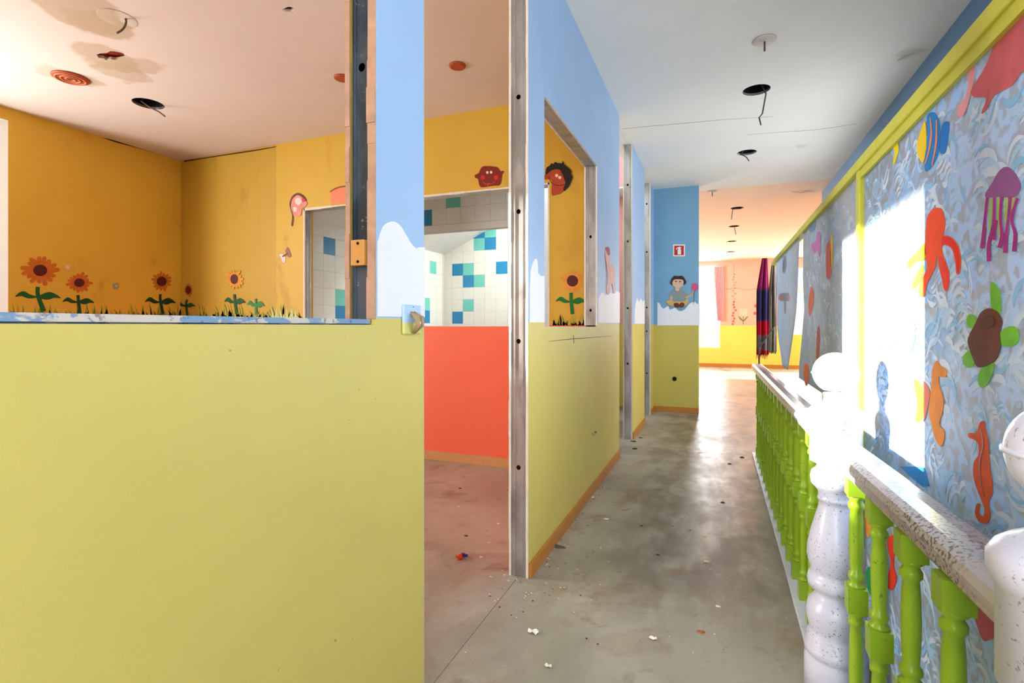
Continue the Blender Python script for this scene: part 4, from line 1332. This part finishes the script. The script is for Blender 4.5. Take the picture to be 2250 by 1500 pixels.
hd_ = part(W_BLUE, e, 'face', (222, 178, 150), [Z6([(345, 560), (380, 500), (460, 480), (560, 500), (590, 580), (560, 640), (500, 680), (490, 730), (450, 745), (415, 720), (410, 670), (365, 630)])], 0.006)
part(W_BLUE, e, 'hair', (52, 24, 24), [Z6([(325, 610), (310, 560), (345, 480), (400, 430), (470, 438), (550, 430), (600, 480), (640, 570), (600, 610), (575, 610), (585, 560), (560, 510), (460, 500), (390, 510), (350, 560), (350, 620)])], 0.0092)
W_BLUE.decal('eye', paint((60, 50, 40)), [circle(1440 + 425 / 9.375, 560 + 545 / 9.375, 2.2, 1.4, 10)], hd_, 0.0092, 0.001)
W_BLUE.decal('eye', paint((60, 50, 40)), [circle(1440 + 508 / 9.375, 560 + 548 / 9.375, 2.2, 1.4, 10)], hd_, 0.0092, 0.001)
part(W_BLUE, e, 'flower', (204, 84, 128), [circle(1440 + 815 / 9.375, 560 + 660 / 9.375, 7.5, 9)], 0.004, 0.003, 0)
part(W_BLUE, e, 'flower_stem', (70, 116, 104), [Z6(stroke([(805, 745), (795, 880), (790, 1010)], [12, 12]))], 0.002, 0.002, 0)
part(W_BLUE, e, 'ground_shadow', (112, 158, 178), [Z6([(200, 930), (260, 1030), (300, 1130), (340, 1080), (450, 1090), (550, 1150), (620, 1060), (560, 1060), (400, 1060), (260, 1000)])], 0.0016, 0.001)

# fire sign
e = deco('fire_sign', W_BLUE, (1492, 563), 'small red and white fire extinguisher sign on the blue wall stub', 'signs')
e['category'] = 'sign'
part(W_BLUE, e, 'backing', (240, 232, 226), [[(1479, 537), (1505, 537), (1505, 563), (1479, 563)]], 0.001, 0.002, 0)
part(W_BLUE, e, 'red_field', (196, 30, 26), [[(1481.5, 539.5), (1502.5, 539.5), (1502.5, 560.5), (1481.5, 560.5)]], 0.003, 0.001, 0)
part(W_BLUE, e, 'pictogram', (240, 232, 226), [[(1489, 559), (1489, 549), (1490.5, 546), (1488, 545.5), (1486, 549), (1485, 548), (1487.5, 543.5), (1492, 543), (1492, 541.5), (1494, 541.5), (1494, 543), (1497, 543), (1497, 545), (1494.5, 545.5), (1496.5, 548), (1496.5, 559)]], 0.004, 0.001, 0)

# switch with a wad of wires
q0, q1 = W_PART.pt(882, 735), W_PART.pt(920, 671)
sw = empty('wall_switch', (XW, (q0[0] + q1[0]) / 2, q0[1]), 'painted-over switch plate with a wad of beige wiring hanging out beside the doorway', 'wall switch')


def switch_mat():
    t = NT('overpainted_switch')
    f = t.step(t.add(t.axis(2), t.mul(t.add(t.noise(40, 2), -0.5), 0.01)), 1.207, 1.211)
    return t.finish(t.mix(f, (214, 206, 118), (176, 204, 244)), 0.4)


M['switch'] = switch_mat()
MB().box(XW, XW + 0.009, q0[0], q1[0], q0[1], q1[1]).build('plate', 'switch', sw, bevel=0.004)
bd = MB()
cy, cz = (q0[0] + q1[0]) / 2 + 0.001, q0[1] + 0.037
for k in range(9):
    a = rnd.uniform(-0.012, 0.012)
    bd.tube([(XW + 0.006, cy + a, cz + 0.028), (XW + 0.024 + rnd.uniform(0, .012), cy + a * 1.1, cz + 0.012), (XW + 0.028 + rnd.uniform(0, .010), cy + a * 0.9, cz - 0.010), (XW + 0.012, cy + a * 0.35, cz - 0.031 + rnd.uniform(-.004, .004))], [0.004, 0.0062, 0.0062, 0.003], 7)
bd.build('wire_wad', paint((168, 144, 110), 0.8, 0.3), sw)
MB().tube([(XW + 0.018, cy + 0.010, cz + 0.004), (XW + 0.026, cy + 0.022, cz - 0.002), (XW + 0.024, cy + 0.031, cz + 0.006)], 0.003, 6).build('loose_cable', paint((214, 200, 166), 0.7, 0.1), sw)
MB().tube([(XW + 0.030, cy - 0.006, cz + 0.014), (XW + 0.040, cy - 0.008, cz - 0.004), (XW + 0.030, cy - 0.010, cz - 0.018)], 0.0022, 6).build('loose_cable', paint((226, 190, 150), 0.7, 0.1), sw)
MB().prism('x', circle((q0[0] + q1[0]) / 2, q1[1] - 0.006, 0.0016, n=10), XW + 0.009, XW + 0.0102).build('screw', 'wire', sw)


def socket(nm, wall, uv, s, label, c=(214, 208, 196), hole=(60, 56, 52)):
    e = deco(nm, wall, uv, label, 'small wall fittings')
    e['category'] = 'socket'
    u, v = uv
    wall.decal('plate', paint(c, 0.4, 0.05), [smooth([(u - s, v - s), (u + s, v - s), (u + s, v + s), (u - s, v + s)], 3)], e, 0.0, 0.008)
    wall.decal('insert', paint(hole, 0.5, 0.1), [circle(u, v, s * 0.5)], e, 0.0081, 0.002)


socket('wall_socket', W_SIDE, (254, 628), 5.5, 'grey square socket between the sunflowers on the orange side wall', (168, 158, 132), (196, 190, 170))
socket('wall_button', W_SIDE, (147, 587), 4.5, 'small pale round button above the second sunflower', (226, 196, 150), (240, 220, 190))
socket('wall_socket', W_PART, (1306, 949), 4.0, 'small broken socket low on the yellow corridor partition', (196, 190, 130), (70, 66, 50))
e = deco('wall_hole', W_BLUE, (1482, 832), 'black socket hole low in the yellow part of the wall stub', 'small wall fittings')
e['category'] = 'socket'
MB().lathe([(0.030, 0), (0.030, 0.004), (0.022, 0.005)], (0, 0, 0), 16)
W_BLUE.decal('rim', paint((120, 108, 50)), [circle(1482, 832, 5.6, n=16)], e, 0.0, 0.002)
W_BLUE.decal('dark_cup', 'black', [circle(1482, 832, 4.4, n=16)], e, 0.0021, 0.001)

# ---------------------------------------------------------------- litter on the floor
def chip(u, v, s, c, label, name='plaster_chip', group='plaster chips on the floor', cat='debris', tall=0.5, seed=0):
    r = random.Random(seed)
    p = onZ(u, v, 0)
    n_ = 9
    a0 = r.uniform(0, 6)
    rim = [(math.cos(a0 + i * 2 * math.pi / n_) * s * r.uniform(.55, 1.1) * 1.5, math.sin(a0 + i * 2 * math.pi / n_) * s * r.uniform(.5, 1.0)) for i in range(n_)]
    vs = [(p.x + a, p.y + b, 0.0005) for a, b in rim] + [(p.x + a * .7, p.y + b * .7, s * tall * r.uniform(.4, 1)) for a, b in rim]
    fs = [tuple(range(n_, 2 * n_)), tuple(reversed(range(n_)))] + [(i, (i + 1) % n_, (i + 1) % n_ + n_, i + n_) for i in range(n_)]
    return tag(MB().add(vs, fs).build(name, paint(c, 0.85, 0.12)), label, cat, group)


# crumpled scrap of paper
def scrap(u, v, s, c, label, seed):
    r = random.Random(seed)
    p = onZ(u, v, 0)
    n_ = 6
    vs, fs = [], []
    for j in range(n_ + 1):
        for i in range(n_ + 1):
            x, y = (i / n_ - .5) * 2, (j / n_ - .5) * 2
            k = 1 - 0.25 * abs(x * y) + r.uniform(-.12, .12)
            vs.append((p.x + x * s * k, p.y + y * s * 0.6 * k, 0.002 + s * 0.5 * abs(math.sin(2.2 * x + 1.3 * y + seed)) * r.uniform(.5, 1)))
    for j in range(n_):
        for i in range(n_):
            a = j * (n_ + 1) + i
            fs.append((a, a + 1, a + n_ + 2, a + n_ + 1))
    o = tag(MB().add(vs, fs).build('paper_scrap', paint(c, 0.8, 0.06)), label, 'paper scrap', 'paper scraps on the floor')
    m_ = o.modifiers.new('thickness', 'SOLIDIFY'); m_.thickness = 0.0008


scrap(1434, 1404, 0.016, (240, 238, 230), 'crumpled white paper scrap alone on the near corridor floor', 1)
scrap(1172, 1390, 0.022, (232, 230, 222), 'flat white crushed scrap on the floor below the stud base', 3)
scrap(1204, 1464, 0.014, (226, 222, 206), 'small whitish scrap at the bottom edge of the corridor floor', 5)
toy = empty('toy_fragment', onZ(1017, 1227, 0), 'broken red and blue toy fragment on the floor inside the doorway', 'toy')
pt = onZ(1012, 1229, 0)
r_ = random.Random(9)
for nm, c, (u, v), n_ in (('red_piece', (214, 52, 26), (1011, 1229), 5), ('blue_piece', (40, 54, 150), (1022, 1223), 4)):
    p = onZ(u, v, 0)
    mb = MB()
    for k in range(n_):
        x, y, zz = p.x + r_.uniform(-.013, .013), p.y + r_.uniform(-.012, .012), 0.001 + k * 0.004
        mb.box(x - .009, x + .009, y - .006, y + .006, zz, zz + 0.009)
    mb.build(nm, paint(c, 0.35, 0.1), toy, bevel=0.002)
PL, DK = (226, 220, 208), (64, 52, 40)
chips = [(1008, 1113, .009, PL, 'white plaster chip inside the doorway near the toy fragment'), (1228, 1202, .026, (92, 80, 70), 'dark grey clump lying against the corridor skirting'), (1250, 1164, .011, (226, 150, 60), 'small orange crumb by the corridor skirting'),
         (1302, 1092, .010, PL, 'pale chip beside the corridor skirting halfway along'), (1332, 1140, .013, PL, 'pale flake in the middle of the corridor floor'), (1552, 1233, .013, (220, 208, 190), 'pale flake on the brown worn patch of the corridor'),
         (1540, 1388, .013, (170, 92, 60), 'rust red crumb on the near corridor floor'), (1445, 1219, .009, DK, 'black crumb in the middle of the corridor floor'), (1630, 1005, .020, DK, 'dark flake beside the far balusters'),
         (1604, 1019, .014, DK, 'black crumb beside the bright floor reflection'), (1394, 986, .022, DK, 'dark flake at the doorway beyond the corridor partition'), (1408, 962, .020, DK, 'dark flake by the skirting of the short partition'), (1392, 970, .024, DK, 'dark crumb at the foot of the second stud'),
         (1057, 1224, .010, (206, 180, 164), 'pale flake right of the toy fragment'), (1024, 1177, .010, DK, 'dark splinter behind the toy fragment'), (1011, 1073, .011, DK, 'dark splinter near the red wall'), (1588, 1104, .013, DK, 'dark splinter by the lower balusters'),
         (1410, 1155, .008, DK, 'tiny black crumb left of the worn strip'), (1095, 1150, .008, PL, 'tiny white chip behind the stud base inside the doorway'), (1578, 1332, .010, PL, 'whitish chip on the shade edge by the railing'), (1075, 1192, .009, (210, 190, 176), 'flat pinkish flake inside the doorway')]
for i, (u, v, s, c, lab) in enumerate(chips):
    chip(u, v, s, c, lab, seed=i, group='crumbs and chips on the floor')
# fine crumbs nobody could count
mb = MB()
r_ = random.Random(21)
for k in range(280):
    t = r_.random()
    if t < 0.35:
        x, y = XW + 0.016 + abs(r_.gauss(0, 0.05)), r_.uniform(D1, E2)
    elif t < 0.6:
        x, y = r_.gauss(-0.82, 0.12), r_.gauss(2.25, 0.12)
    else:
        x, y = r_.uniform(-1.9, 0.28), r_.uniform(1.3, 4.2)
    if XI - 0.01 < x < XW + 0.016 and not (D0 < y < D1 - 0.01):
        continue
    s = r_.uniform(0.001, 0.0036)
    mb.box(x - s, x + s, y - s * .8, y + s * .8, 0.0004, s * 0.7, r_.choice((0, 0, 1)))
tag(mb.build('floor_crumbs', [paint(PL, 0.85), paint(DK, 0.85)]), 'fine plaster crumbs and dirt scattered over the floor', 'debris', None, 'stuff')
